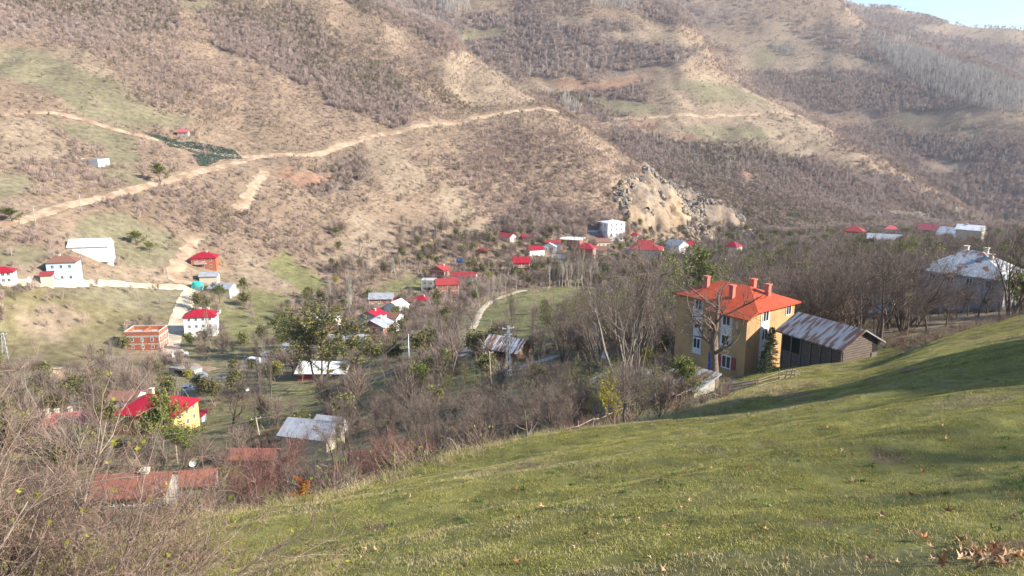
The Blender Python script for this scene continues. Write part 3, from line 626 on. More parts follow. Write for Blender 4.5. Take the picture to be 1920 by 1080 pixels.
CONCF = mat('concrete_frame', (.50, .47, .42), .9, .12, 2)
DARK = mat('opening_shade', (.02, .018, .016), .9, .2, 2)  # near-black panels, colour standing in for the shade inside openings
BLUEP = mat('blue_paint', (.03, .10, .32), .5, .15, 2, ribs=(0, .2, .02, .7))
REDW = mat('faded_red_paint', (.28, .07, .06), .8, .2, 3)
HOUSES = []; HPX = []
def blocks(px, py, hp, wp, d):
    r = np.zeros(len(px), bool)
    for a, b_, c, e, dd in HPX: r |= (d < dd-2) & (px+wp > a) & (px-wp < b_) & (py-hp < e-4) & (py > c+3)
    return r
def window(par, face, x, z, w, d, ww=.95, wh=1.25, fm=None, nm='window', pane=None, bars=1):
    """frame of four bars and a mullion, pane behind it, on the named face of a w x d building"""
    fm = fm or FRAMEW
    def put(mb, x0, x1, z0, z1, a, b):
        if face == 'f': mb.box(x0, x1, -d/2-b, -d/2-a, z0, z1)
        elif face == 'b': mb.box(x0, x1, d/2+a, d/2+b, z0, z1)
        elif face == 'r': mb.box(w/2+a, w/2+b, x0, x1, z0, z1)
        else: mb.box(-w/2-b, -w/2-a, x0, x1, z0, z1)
    f = MB(); t = .08*max(ww, .9); x0, x1, z0, z1 = x-ww/2, x+ww/2, z-wh/2, z+wh/2
    put(f, x0, x1, z0, z0+t, .002, .07); put(f, x0, x1, z1-t, z1, .002, .07); put(f, x0, x0+t, z0+t, z1-t, .002, .07); put(f, x1-t, x1, z0+t, z1-t, .002, .07)
    if bars: put(f, x-t*.4, x+t*.4, z0+t, z1-t, .002, .06)
    o = f.build(nm, fm, par); g = MB()
    if bars: put(g, x0+t, x-t*.4, z0+t, z1-t, .002, .025); put(g, x+t*.4, x1-t, z0+t, z1-t, .002, .025)
    else: put(g, x0+t, x1-t, z0+t, z1-t, .002, .025)
    g.build('pane', pane or GLASS, o); return o
def hiproof(w, d, h, rise, over, rf=None, bay=None):
    X, Y = w/2+over, d/2+over; m_ = rise/(min(w, d)/2); z0 = h-m_*over+.02; rl = max(w-d, 0)/2; ry = max(d-w, 0)/2; zr = h+rise+.02
    P = [(-X,-Y,z0),(X,-Y,z0),(X,Y,z0),(-X,Y,z0)]
    if w >= d: P += [(-rl,0,zr),(rl,0,zr)]; F = [(0,1,5,4),(1,2,5),(2,3,4,5),(3,0,4)]
    else: P += [(0,-ry,zr),(0,ry,zr)]; F = [(0,1,4),(1,2,5,4),(2,3,5),(3,0,4,5)]
    if bay:
        x0, b_ = bay; P += [(x0,-Y,z0),(x0,-Y-b_,z0-m_*b_),(X,-Y-b_,z0-m_*b_)]; F[0] = (0,6,1,5,4); F.append((7,8,1,6))
    return MB().solid((P, F), .16)
def house(name, label, px, py, W, H, rot=0, ratio=.8, roof='gable', rise=.28, wall=None, rm=None, D=None, win=None, ridge='x', over=.45, chim=(), frame=0, floors=0, cat='house', deep=3., balc=(), door=None, group=None, bay=None, size=None, ww=(.95, 1.25), gwall=None, dmin=3., zoff=0.):
    p, dd = spot(px, py, D, dmin); th, t = azt(px, py); r = R(rot)-float(th)
    if D:
        p2, d2 = hit(px, py, D*.5)
        if p.z > t*D+.6 or (p.z < t*D-2.5 and d2 < D*1.5): p, dd = p2, d2; D = None
        else: deep = max(deep, t*D-p.z+3); p.z = t*D
    dep = float(p.y*CP-p.z*SP); k = dep/FPX
    if size: w, d, h = size
    else: lr = R(rot); w = W*k/(math.cos(lr)+ratio*abs(math.sin(lr))); d = w*ratio; h = H*k/.97
    back = Vector((p.x, p.y, 0)).normalized()*((w*abs(math.sin(R(rot)))+d*math.cos(R(rot)))/2)
    c = p+back; c.z = p.z+zoff; t = thing(name, c, r, label, cat, group); rs = rise*min(w, d); HOUSES.append((c.x, c.y, max(w, d)*.6+1)); t['label'] = label
    b_ = -deep; wl_ = MB(); sl_ = rs/((d if ridge == 'x' else w)/2)
    if roof == 'gable':
        if ridge == 'x': wl_.prism([(-d/2,b_),(d/2,b_),(d/2,h),(0,h+rs),(-d/2,h)], -w/2, w/2)
        else: wl_.prism([(-w/2,b_),(w/2,b_),(w/2,h),(0,h+rs),(-w/2,h)], -d/2, d/2, 'y')
        a = (d if ridge == 'x' else w)/2+over; zt = h-sl_*over+.03; th_ = .14; ln = (w if ridge == 'x' else d)/2+over*.8
        MB().prism([(-a,zt),(-a,zt+th_),(0,h+rs+.03+th_),(a,zt+th_),(a,zt),(0,h+rs+.03)], -ln, ln, 'x' if ridge == 'x' else 'y').build('roof', rm, t)
    elif roof == 'hip':
        wl_.box(-w/2, w/2, -d/2, d/2, b_, h-.12); ro = hiproof(w, d, h, rs, over, bay=bay).build('roof', rm, t)
    elif roof == 'shed':
        wl_.prism([(-d/2,b_),(d/2,b_),(d/2,h+rs),(-d/2,h)], -w/2, w/2); s_ = rs/d
        MB().prism([(-d/2-over,h-s_*over+.03),(-d/2-over,h-s_*over+.15),(d/2+over,h+rs+s_*over+.15),(d/2+over,h+rs+s_*over+.03)], -w/2-over, w/2+over).build('roof', rm, t)
    else:
        wl_.box(-w/2, w/2, -d/2, d/2, b_, h); MB().box(-w/2-over, w/2+over, -d/2-over, d/2+over, h+.003, h+.22).build('roof', rm, t)
    wl_.build('wall', wall, t)
    if frame:
        f = MB(); fl = frame; e = .05; cw = .35
        for i in range(fl+1):
            z = h*i/fl; z0, z1 = z-.3, z
            if i == 0: z0, z1 = -.3, .05
            f.box(-w/2-e, w/2+e, -d/2-e, -d/2-.002, z0, z1); f.box(w/2+.002, w/2+e, -d/2, d/2, z0, z1); f.box(-w/2-e, -w/2-.002, -d/2, d/2, z0, z1)
            if i < fl:
                zb, za = (z1 if i else .05), h*(i+1)/fl-.3; nx = max(1, round(w/4.5)); ny = max(1, round(d/4.5))
                for q_ in range(nx+1): x = -w/2+w*q_/nx; x = min(max(x, -w/2+cw/2), w/2-cw/2); f.box(x-cw/2, x+cw/2, -d/2-e, -d/2-.002, zb, za)
                for q_ in range(ny+1): y = -d/2+d*q_/ny; y = min(max(y, -d/2+cw/2), d/2-cw/2); f.box(w/2+.002, w/2+e, y-cw/2, y+cw/2, zb, za); f.box(-w/2-e, -w/2-.002, y-cw/2, y+cw/2, zb, za)
        f.build('concrete_frame', CONCF, t)
    for face, (nr, nc) in (win or {}).items():
        ln = w if face in 'fb' else d; nr_ = max(nr, floors)
        for i in range(nr):
            for j in range(nc):
                z = h*(nr_-nr+i+.54)/nr_; x = ln*((j+.5)/nc-.5)*.86; window(t, face, x, z, w, d, min(ww[0], ln/nc*.6), min(ww[1], h/nr_*.55))
    for cx, cy, ch in chim:
        x, y = cx*w/2, cy*d/2; zb = h+rs*.2; s_ = .32
        cm = MB().box(x-s_, x+s_, y-s_, y+s_, h-.3, h+rs+ch); co = cm.build('chimney', CHIMM.get(rm.name, CREAMW), t); MB().box(x-s_-.1, x+s_+.1, y-s_-.1, y+s_+.1, h+rs+ch+.003, h+rs+ch+.13).build('chimney_cap', CHIMM.get(rm.name, CREAMW), co)
    for face, fl, x, bw in balc:
        z = h*fl/max(frame, floors, 1); b1 = MB(); b2 = MB()
        def P(mb, a0, a1, q0, q1, z0, z1): (mb.box(a0, a1, -d/2-q1, -d/2-q0, z0, z1) if face == 'f' else mb.box(w/2+q0, w/2+q1, a0, a1, z0, z1))
        ln = w if face == 'f' else d; x = x*ln; P(b1, x-bw/2, x+bw/2, .06, 1.3, z-.16, z); o = b1.build('balcony', CONCF, t)
        P(b2, x-bw/2, x+bw/2, 1.22, 1.28, z+.9, z+.98); n = int(bw/.5)
        for i in range(n+1): a = x-bw/2+.03+(bw-.06)*i/n; P(b2, a-.03, a+.03, 1.23, 1.27, z, z+.9)
        b2.build('railing', FRAMEW, o)
    if door:
        face, x, mm = door; ln = w if face in 'fb' else d; x = x*ln; g = MB()
        (g.box(x-.5, x+.5, -d/2-.09, -d/2-.003, .02, 2.1) if face == 'f' else g.box(w/2+.003, w/2+.09, x-.5, x+.5, .02, 2.1)); g.build('door', mm, t)
    return t, w, d, h, rs
CHIMM = {'orange_metal_roof': mat('salmon_render', (.50, .17, .125), .85, .1, 2), 'rusty_sheet_metal': CONCF}

# the orange-roofed house
ho, w, d, h, rs = house('orange_roofed_house', 'large ochre house with bright orange roof and four chimneys beside the log barn', 1369, 694, 0, 0, rot=-36, roof='hip', rise=.2, wall=OCHRE, rm=ROOFORG, D=86, size=(11.2, 7.2, 7.2), deep=5, bay=(.2, 1.6), over=.5)
for x, y, zb, hh in ((-2.9,-1.6,.9,1.6),(1.5,-2.6,.5,1.8),(1.3,1.6,1.1,1.35),(3.9,.7,.9,1.5)):
    co = MB().box(x-.26, x+.26, y-.26, y+.26, h+zb-.8, h+zb+hh-.6).build('chimney', CHIMM['orange_metal_roof'], ho); MB().box(x-.34, x+.34, y-.34, y+.34, h+zb+hh-.597, h+zb+hh-.42).build('chimney_cap', CHIMM['orange_metal_roof'], co)
MB().box(.7, w/2-.02, -d/2-1.6, -d/2+.01, -5, h-.6).build('bay_wall', OCHRE, ho)
pw = mat('pale_panel', (.60, .62, .60), .8, .08, 1)
MB().box(-2.9, -1.6, -d/2-.05, -d/2-.002, .2, h-.3).build('pale_wall_strip', pw, ho)
MB().box(2.2, 3.7, -d/2-1.65, -d/2-1.602, 2.6, h-.9).build('pale_wall_strip', pw, ho)
MB().box(w/2+.002, w/2+.05, -2.8, -1.2, .2, h-.3).build('pale_wall_strip', pw, ho)
for z in (1.5, 3.9, 6.2): window(ho, 'f', -2.25, z, w, d+.1, 1.1, 1.3)
for z in (3.4, 5.6): window(ho, 'f', 2.95, z, w, d+3.3, 1.1, 1.2)
window(ho, 'f', 3.2, .9, w, d+3.2, 1.3, 1.5)
MB().box(1.95, 2.5, -d/2-1.66, -d/2-1.602, .2, 1.6).build('shutter', REDW, ho); MB().box(3.9, 4.45, -d/2-1.66, -d/2-1.602, .2, 1.6).build('shutter', REDW, ho)
for z in (1.7, 4.1, 6.2): window(ho, 'r', -2.0, z, w+.1, d, 1.1, 1.3)
for z in (4.1, 6.2): window(ho, 'r', 2.4, z, w, d, 1.0, 1.2)
db = MB().box(.78, 1.75, -d/2-1.69, -d/2-1.603, -.9, 1.4).build('door', BLUEP, ho); MB().box(.85, .95, -d/2-1.75, -d/2-1.693, .2, .3).build('handle', CONCF, db)

# the log barn
bo, w, d, h, rs = house('log_barn', 'long dark log barn with a rust streaked tin roof next to the orange-roofed house', 1549, 690, 0, 0, rot=-38, roof='gable', rise=.26, wall=WOODD, rm=RUSTM, D=80, size=(7.6, 5.3, 2.3), deep=2.5, over=.6, cat='barn')
f = MB()
for i in range(7): x = -w/2+.1+(w-.2)*i/6; f.box(x-.08, x+.08, -d/2-.09, -d/2-.003, -1.5, h)
f.build('wall_posts', WOODG, bo)
MB().box(-3.6, -1.2, -d/2-.05, -d/2-.004, .15, h-.3).build('opening', DARK, bo)
MB().box(w/2+.003, w/2+.05, -d/2+.05, d/2-.9, -1.5, h-.45).build('gable_planks', MATS['dark_weathered_wood'], bo)
MB().box(w/2+.003, w/2+.04, d/2-.85, d/2-.02, .2, h-.2).build('opening', DARK, bo)
MB().box(w/2+.06, w/2+.14, d/2-1.0, d/2-.15, -.2, 1.15).build('door', WOODG, bo)
# right side terrace
hr, w, d, h, rs = house('hip_roofed_house', 'big grey two storey house with weathered patchy tin hip roof at the right edge', 1812, 578, 178, 60, rot=-16, ratio=.8, roof='hip', rise=.30, wall=GREYL, rm=mat('patched_tin_roof', (.40, .42, .43), .6, .35, 3, col2=(.24, .12, .075), ns2=.7, mix=(.54, .64), ribs=(0, .9, .05, .7)), D=142, win={'f': (2, 4), 'r': (2, 2)}, chim=((-.2,.1,.5),(.25,.15,.5),(.45,-.2,-.2)), deep=5)
house('rust_roofed_shed', 'low white walled shed with a rust brown roof among the bare trees', 1628, 566, 92, 17, rot=-25, ratio=.6, rise=.25, wall=WHITE, rm=RUSTR, D=150, cat='shed')
house('low_shed', 'small pale roofed shed behind the rust roofed shed', 1606, 515, 30, 8, rot=-20, rise=.2, wall=CREAMW, rm=WHITEM, D=250, cat='shed')
house('tin_roofed_house', 'wide low house with white tin cross gable roof far right', 1800, 462, 88, 14, rot=-22, ratio=.55, rise=.35, wall=GREYL, rm=RUSTW, D=340, win={'f': (1, 4)}, chim=((.3,.2,.5),))
house('tin_roofed_house', 'white roofed house behind the white tin cross gable house', 1818, 444, 48, 12, rot=-10, ratio=.7, rise=.25, wall=CREAMW, rm=WHITEM, D=380, chim=((-.3,0,.4),))
house('stone_outbuilding', 'low grey roofed outbuilding just above the big tin hip roof', 1808, 472, 42, 8, rot=-15, rise=.15, wall=STONE, rm=METAL, D=270, cat='shed')
house('pink_roofed_house', 'long house with faded pink red roof between trees far right', 1742, 448, 40, 16, rot=-12, ratio=.6, rise=.4, wall=GREYW, rm=ROOFPINK, D=400)
house('pink_roofed_house', 'tiny house with faded red roof left of the long pink roof', 1668, 448, 28, 18, rot=10, rise=.3, roof='hip', wall=CREAMW, rm=ROOFPINK, D=420)
house('red_roofed_house', 'brick hut with dark red roof half hidden by bare trees', 1600, 456, 36, 22, rot=-5, rise=.3, roof='hip', wall=BRICK, rm=ROOFRED2, D=440)
house('tin_roofed_shed', 'long low shed with pale tin roof among trees right of centre', 1655, 468, 60, 18, rot=4, ratio=.5, rise=.3, wall=GREYL, rm=METAL, D=360, cat='shed')
house('red_roofed_house', 'small cream house with crimson hip roof alone right of the green tree', 1374, 482, 32, 19, rot=-25, ratio=1., roof='hip', rise=.35, wall=CREAMW, rm=ROOFRED, D=430, win={'r': (1, 1)})
house('red_roofed_house', 'white and grey house with a crimson side wing behind the green tree', 1268, 482, 44, 20, rot=-40, ratio=.8, rise=.3, wall=WHITE, rm=METAL, D=440, win={'f': (2, 2), 'r': (2, 2)})
house('red_roofed_house', 'crimson roofed wing at the right of the white and grey house', 1288, 474, 28, 12, rot=10, rise=.4, wall=WHITE, rm=ROOFRED, D=455)
house('red_roofed_house', 'cream house with broad red roof and a brick attic on top', 1212, 486, 64, 17, rot=-8, ratio=.7, roof='hip', rise=.22, wall=CREAMW, rm=ROOFRED2, D=420, win={'f': (1, 4)})
house('attic_house', 'brick attic storey with red roof rising behind the broad red roof', 1209, 469, 32, 10, rot=-8, rise=.25, wall=BRICK, rm=ROOFRED2, D=432, win={'f': (1, 2)}, chim=((.2,0,.6),), deep=6)
house('red_roofed_hut', 'tiny crimson roofed hut right of the white apartment block', 1190, 446, 14, 6, rot=-10, rise=.3, roof='hip', wall=CREAMW, rm=ROOFRED, D=520, cat='hut')
house('apartment_block', 'tall four storey block, grey left side and white front, topmost in the village', 1146, 455, 50, 35, rot=35, ratio=.8, roof='hip', rise=.10, wall=WHITE, rm=WHITEM, D=500, win={'f': (4, 3), 'l': (3, 2)}, ww=(1.2, 1.3), cat='apartment block', chim=((0,0,.6),))
house('tin_shed', 'small grey shed at the left foot of the white apartment block', 1112, 440, 17, 5, rise=.15, wall=GREYW, rm=METAL, D=510, cat='shed')
house('flat_roofed_house', 'brick house under a wide white flat roof in the upper village', 1072, 466, 46, 15, rot=-15, ratio=.8, roof='flat', wall=BRICK, rm=WHITE, D=440, frame=1, win={'f': (1, 3)}, over=.9)
house('brick_house', 'brick house with white floor bands and crimson hip roof in the middle village', 1098, 485, 38, 19, rot=-12, ratio=.8, roof='hip', rise=.3, wall=BRICK, rm=ROOFRED, D=400, frame=2, win={'f': (2, 3), 'r': (2, 1)}, chim=((0,0,.5),))
house('brown_roofed_house', 'cream house with brown gable roof right of the crimson hip roof brick house', 1128, 466, 34, 11, rot=20, ratio=.8, rise=.25, wall=CREAMW, rm=TILE, D=430, win={'f': (1, 3)})
house('lean_to', 'low brown roofed lean-to right beside the crimson hip roof brick house', 1126, 477, 20, 7, rise=.3, roof='shed', wall=CREAMW, rm=TILE, D=405, cat='shed')
house('white_gable_house', 'small all white gabled house left of the brick flat roofed house', 1031, 473, 26, 10, rot=-5, ratio=.9, rise=.3, ridge='y', wall=WHITE, rm=WHITEM, D=430, win={'f': (1, 2)})
house('dark_roofed_barn', 'dark open barn with low red roof behind the small white gabled house', 1037, 464, 28, 9, rot=0, ratio=.7, rise=.15, wall=GREYW, rm=ROOFRED2, D=450, cat='barn')
house('red_roofed_shed', 'long white shed with a sloping crimson roof left of the small white gabled house', 1004, 481, 34, 11, rot=25, ratio=.5, rise=.3, roof='shed', wall=WHITE, rm=ROOFRED, D=400, cat='shed')
house('ruined_shed', 'ruined low shed with broken pale roof under the small white gabled house', 1048, 489, 26, 5, rise=.2, wall=STONE, rm=METAL, D=390, cat='shed')
house('brick_house', 'narrow three storey brick house with crimson roof and balconies above the round field', 977, 517, 32, 24, rot=4, ratio=.8, rise=.35, wall=BRICK, rm=ROOFRED, D=350, frame=3, win={'f': (3, 2)}, balc=(('f', 1, 0, 3.5), ('f', 2, 0, 3.5)))
house('red_roofed_house', 'cream walled house with crimson gable roof, leftmost of the upper village', 950, 456, 36, 11, rot=-35, ratio=.7, rise=.25, wall=CREAMW, rm=ROOFRED2, D=480, win={'r': (1, 2)})
house('red_roofed_hut', 'low hut with crimson roof right of the leftmost upper village house', 987, 454, 20, 8, rot=10, rise=.3, wall=GREYW, rm=ROOFRED, D=490, cat='hut')
house('red_roofed_hut', 'small red roofed hut hidden in trees below the leftmost upper village house', 906, 476, 17, 5, rise=.25, wall=WOODD, rm=ROOFRED2, D=450, cat='hut')
# centre left cluster
house('brick_gable_house', 'brick house with red gable roof left of the long white shed', 826, 526, 42, 17, rot=-28, ratio=.9, rise=.28, ridge='y', wall=BRICK, rm=ROOFRED2, D=360, frame=2, win={'f': (1, 2), 'r': (1, 2)}, chim=((.3,.3,.2),))
house('long_white_shed', 'long white shed with crimson roof and rounded white end', 870, 530, 50, 11, rot=-12, ratio=.35, rise=.35, wall=WHITE, rm=ROOFRED2, D=350, win={'f': (1, 5)}, cat='shed')
house('brick_gable_house', 'brick house with long red roof just below the long white shed', 838, 556, 45, 22, rot=8, ratio=.6, rise=.35, wall=BRICK, rm=ROOFRED2, D=320, frame=2, win={'f': (2, 3)})
house('unfinished_building', 'roofless unfinished building of pale blocks left of the red roofed brick houses', 805, 547, 30, 20, rot=-10, ratio=.8, roof='flat', wall=GREYL, rm=CONCF, D=335, frame=2, win={'f': (2, 2)}, over=.05, cat='unfinished building')
house('tin_roofed_house', 'house with wide pale tin roof and brick porch at the top of the middle cluster', 716, 577, 47, 16, rot=-6, ratio=.7, rise=.25, wall=BRICK, rm=METAL, D=300, frame=2, win={'f': (2, 2)}, balc=(('f', 1, -.25, 4),))
house('red_roofed_house', 'low crimson roof between the pale tin roof and the white gable', 731, 577, 38, 9, rot=-10, ratio=.6, rise=.3, wall=CREAMW, rm=ROOFRED, D=285)
house('white_gable_house', 'white roofed gabled house in the middle cluster', 744, 596, 46, 18, rot=-32, ratio=1., rise=.28, ridge='y', wall=WHITE, rm=WHITEM, D=275, win={'f': (1, 2), 'r': (1, 2)})
house('rust_roofed_house', 'white walled house with rust orange roof behind the crimson roof', 738, 613, 38, 16, rot=-30, ratio=1., rise=.22, wall=WHITE, rm=RUSTR, D=268, win={'r': (1, 2)})
house('red_roofed_house', 'grey walled house with bright crimson roof behind the brick front house', 700, 620, 52, 24, rot=-28, ratio=.9, rise=.25, ridge='y', wall=GREYL, rm=ROOFRED, D=262, chim=((.2,.1,.4),))
house('brick_gable_house', 'brick two storey gabled house with white windows and grey roof, front of the middle cluster', 706, 642, 66, 27, rot=-26, ratio=.85, rise=.26, ridge='y', wall=BRICK, rm=METAL, D=245, frame=2, win={'f': (2, 3), 'r': (2, 2)}, balc=(('r', 1, 0, 4),), chim=((.3,.2,.3),))
house('red_roofed_house', 'grey house with crimson hip roof at the right end of the middle cluster', 790, 572, 34, 9, rot=-20, ratio=.8, roof='hip', rise=.25, wall=GREYL, rm=ROOFRED, D=300, chim=((.4,0,.2),))
house('grey_shed', 'weathered grey roofed shed left of the small crimson hip roof', 768, 575, 26, 8, rot=-25, rise=.2, wall=WOODG, rm=RUSTR, D=285, cat='shed')
house('rust_roofed_shed', 'shed with brown and white roof behind the olive tree, upper', 618, 616, 50, 13, rot=-20, ratio=.7, rise=.25, wall=CREAMW, rm=RUSTW, D=265, cat='shed')
house('rust_roofed_shed', 'long shed with rust brown roof left of the brick front house', 640, 632, 56, 10, rot=-8, ratio=.5, rise=.3, wall=WHITE, rm=RUSTR, D=250, cat='shed')
house('tin_roofed_shed', 'long pale tin roof below the rust brown shed', 655, 650, 66, 8, rot=-10, ratio=.5, rise=.3, wall=GREYL, rm=METAL, D=240, cat='shed')
house('tin_roofed_shed', 'pale tin roofed shed left behind the olive tree', 578, 628, 50, 8, rot=-8, ratio=.6, rise=.3, wall=GREYL, rm=RUSTW, D=262, cat='shed')
house('tin_roofed_shed', 'grey tin roofed shed by the village road left of the olive tree', 555, 666, 50, 10, rot=-18, ratio=.7, rise=.25, wall=GREYL, rm=METAL, D=238, cat='shed')
house('white_roofed_barn', 'low barn with broad blotchy white roof under the olive tree', 612, 712, 106, 10, rot=-16, ratio=.75, rise=.16, wall=REDW, rm=RUSTW, D=195, cat='barn', over=.7)
sb, w, d, h, rs = house('striped_roof_barn', 'small barn with white and rust striped roof beside the lattice mast', 952, 676, 88, 17, rot=-30, ratio=.75, rise=.30, wall=WOODB, rm=mat('striped_rust_roof', (.66, .66, .66), .55, .1, 2, ribs=(0, 1.1, .28, .45), col2=(.32, .13, .07), ns2=1.3, mix=(.50, .56), stretch=(1.6, .3, .3)), D=146, cat='barn', over=.7)
MB().box(-3, 1, -d/2-.05, -d/2-.003, .1, h-.2).build('opening', DARK, sb)
house('stone_ruin', 'ruined pale stone walls with a sagging roof right of the metal pole', 834, 676, 46, 12, rot=10, ratio=.7, rise=.2, wall=STONE, rm=RUSTR, D=175, cat='ruin')
house('rust_patched_house', 'low house with rusty patched tin roof behind the tall bare tree', 1195, 764, 0, 0, rot=-34, roof='hip', rise=.24, wall=GREYL, rm=RUSTM, D=64, size=(6.6, 5.0, 1.2), deep=3, over=.6)
house('rust_patched_shed', 'pale rusty lean-to roof by the dirt path below the orange-roofed house', 1288, 748, 0, 0, rot=-34, roof='shed', rise=.2, wall=STONE, rm=RUSTM, D=66, size=(3.6, 3.2, .8), deep=3, over=.4, cat='shed')
sh, w, d, h, rs = house('tin_roofed_shed', 'low shed with a bluish tin gable roof below the meadow', 590, 846, 118, 22, rot=-30, ratio=.8, roof='gable', rise=.22, wall=CREAMW, rm=METAL, D=98, cat='shed', over=.6)
house('tin_roofed_shed', 'small grey tin roof joined behind the bluish gable roof shed', 622, 812, 62, 13, rot=-30, ratio=.7, rise=.22, wall=GREYL, rm=METAL, D=112, cat='shed')
house('rust_roofed_house', 'long house with rust red roof and stone walls below the foreground bush', 262, 962, 150, 28, rot=-22, ratio=.7, roof='gable', rise=.25, wall=STONE, rm=mat('rust_red_roof', (.27, .105, .07), .85, .2, 2, ribs=(0, .6, .06, .7), col2=(.20, .09, .07), ns2=.7), D=74, chim=((.3,0,.4),), win={'f': (1, 3)})
house('rust_roofed_shed', 'low stone shed with red brown roof right of the white satellite dish', 355, 930, 110, 18, rot=-14, ratio=.6, rise=.22, wall=STONE, rm=MATS['rust_red_roof'], D=82, cat='shed')
house('rust_roofed_shed', 'brown red sloping shed roof behind the reddish bare shrubs', 478, 872, 84, 9, rot=-20, ratio=.5, rise=.25, wall=WOODD, rm=MATS['rust_red_roof'], D=88, cat='shed')
# lower left
rh, w, d, h, rs = house('crimson_roofed_house', 'big yellow and brown house with crimson hip roof and white chimney, lower left', 300, 822, 150, 40, rot=-32, ratio=.75, roof='hip', rise=.26, wall=YELLOW, rm=ROOFRED, D=152, win={'f': (2, 4), 'r': (2, 3)}, chim=((-.25,.3,.5),), deep=4)
MB().box(-w/2-.04, w/2-.3, -d/2-.06, -d/2-.08+.078, -4, h-.2).build('brown_facade', mat('brown_render', (.26, .17, .11), .85, .1, 1), rh)
house('crimson_porch', 'small crimson roofed annex at the right end of the crimson roofed house', 374, 796, 26, 16, rot=-32, ratio=.7, rise=.2, roof='shed', wall=WHITE, rm=ROOFRED, D=160, cat='annex')
house('brown_roofed_house', 'white house with brown and white roof behind the crimson roofed house', 243, 785, 66, 34, rot=-28, ratio=.9, rise=.2, wall=WHITE, rm=mat('brown_roof', (.24, .12, .09), .8, .15, 2, ribs=(0, .5, .05, .7)), D=178, win={'f': (2, 3)})
pk, w, d, h, rs = house('pink_roofed_house', 'long house with pinkish red roof and four white chimneys seen through the foreground bush', 130, 820, 125, 18, rot=-14, ratio=.5, roof='hip', rise=.3, wall=WHITE, rm=ROOFPINK, D=160, chim=((-.6,.3,.5),(-.3,.3,.4),(.1,.3,.5),(-.5,-.2,.2)))
house('annex', 'small white annex with slanted roof between pink roof and crimson roof', 207, 800, 30, 16, rot=-20, roof='shed', rise=.25, wall=WHITE, rm=RUSTR, D=165, cat='annex')
ub, w, d, h, rs = house('unfinished_brick_building', 'roofless red brick building with white concrete frame beside the gravel road', 278, 660, 76, 36, rot=-22, ratio=.7, roof='none', wall=BRICK, rm=CONCF, D=272, frame=3, win={'f': (2, 3), 'r': (2, 2)}, cat='unfinished building') if False else house('unfinished_brick_building', 'roofless red brick building with white concrete frame beside the gravel road', 278, 660, 76, 27, rot=-22, ratio=.7, roof='flat', wall=BRICK, rm=CONCF, D=272, frame=2, win={'f': (2, 3), 'r': (2, 2)}, over=.1, cat='unfinished building')
f = MB()
for a, b_, c, e in ((-w/2, -w/2+.22, -d/2, d/2), (w/2-.22, w/2, -d/2, d/2), (-w/2+.22, w/2-.22, -d/2, -d/2+.22), (-w/2+.22, w/2-.22, d/2-.22, d/2), (-.1, .1, -d/2+.22, d/2-.22)): f.box(a, b_, c, e, h+.225, h+1.5)
f.build('brick_parapet', BRICK, ub); f = MB(); f.box(-w/2-.05, w/2+.05, -d/2-.05, -d/2+.25, h+1.503, h+1.75); f.box(-w/2-.05, w/2+.05, d/2-.25, d/2+.05, h+1.503, h+1.75); f.box(w/2-.25, w/2+.05, -d/2+.26, d/2-.26, h+1.503, h+1.75); f.box(-w/2-.05, -w/2+.25, -d/2+.26, d/2-.26, h+1.503, h+1.75); f.build('ring_beam', CONCF, ub)
house('white_block_house', 'white three storey house with crimson roof right of the gravel road', 380, 632, 62, 38, rot=-10, ratio=.6, roof='hip', rise=.28, wall=WHITE, rm=ROOFRED, D=300, win={'f': (3, 4), 'r': (3, 1)}, ww=(.9, 1.1), chim=((0,.2,.3),(.5,.2,.3)), balc=(('r', 1, 0, 3),))
house('tin_roofed_shed', 'small beige shed with grey tin roof above the turquoise tarp', 394, 534, 36, 15, rot=-14, ratio=.6, rise=.3, wall=CREAMW, rm=METAL, D=345, cat='shed')
house('tin_roofed_house', 'low stone house with blue grey and brown roof right of the turquoise tarp', 420, 556, 56, 13, rot=-30, ratio=.8, rise=.2, wall=CREAMW, rm=METAL, D=330)
house('red_roofed_house', 'brick and wood house with crimson roof above the turquoise tarp', 386, 506, 50, 22, rot=-12, ratio=.7, roof='hip', rise=.25, wall=BRICK, rm=ROOFRED, D=365, win={'f': (2, 3)}, chim=((.2,0,.4),), balc=(('f', 1, -.1, 5),), floors=2)
house('pale_blue_house', 'pale blue house with brown hip roof by the valley road', 124, 532, 58, 40, rot=-18, ratio=.6, roof='hip', rise=.3, wall=BLUE, rm=TILE, D=312, win={'f': (2, 3), 'r': (2, 1)}, chim=((-.2,0,.4),))
house('red_porch', 'small red roofed porch left of the pale blue house', 89, 526, 22, 9, rot=-10, rise=.25, wall=CREAMW, rm=ROOFRED2, D=312, cat='porch', roof='shed')
house('large_white_shed', 'large white tin shed on the pasture above the pale blue house', 174, 490, 78, 16, rot=-16, ratio=.55, rise=.3, wall=WHITE, rm=WHITEM, D=345, zoff=2.2, cat='shed')
house('small_white_shed', 'small white lean-to below the large white tin shed', 201, 496, 26, 11, rot=-8, roof='shed', rise=.3, wall=WHITE, rm=WHITEM, D=335, cat='shed')
house('white_house', 'white house with a crimson roof cut by the left edge', 6, 533, 48, 22, rot=-12, ratio=.7, roof='hip', rise=.25, wall=WHITE, rm=ROOFRED, D=310, win={'f': (2, 4)})
house('hillside_cottage', 'lone small cottage with pale roof high on the hillside', 345, 259, 22, 7, rot=-15, ratio=.8, rise=.3, wall=STONE, rm=ROOFPINK, win={'f': (1, 2)}, cat='cottage', zoff=1)
p, _ = hit(176, 306); p.z += .9; fd = thing('foundation', p, R(-8), 'square pale foundation wall on the pasture, upper left', 'foundation'); f = MB(); g = .4
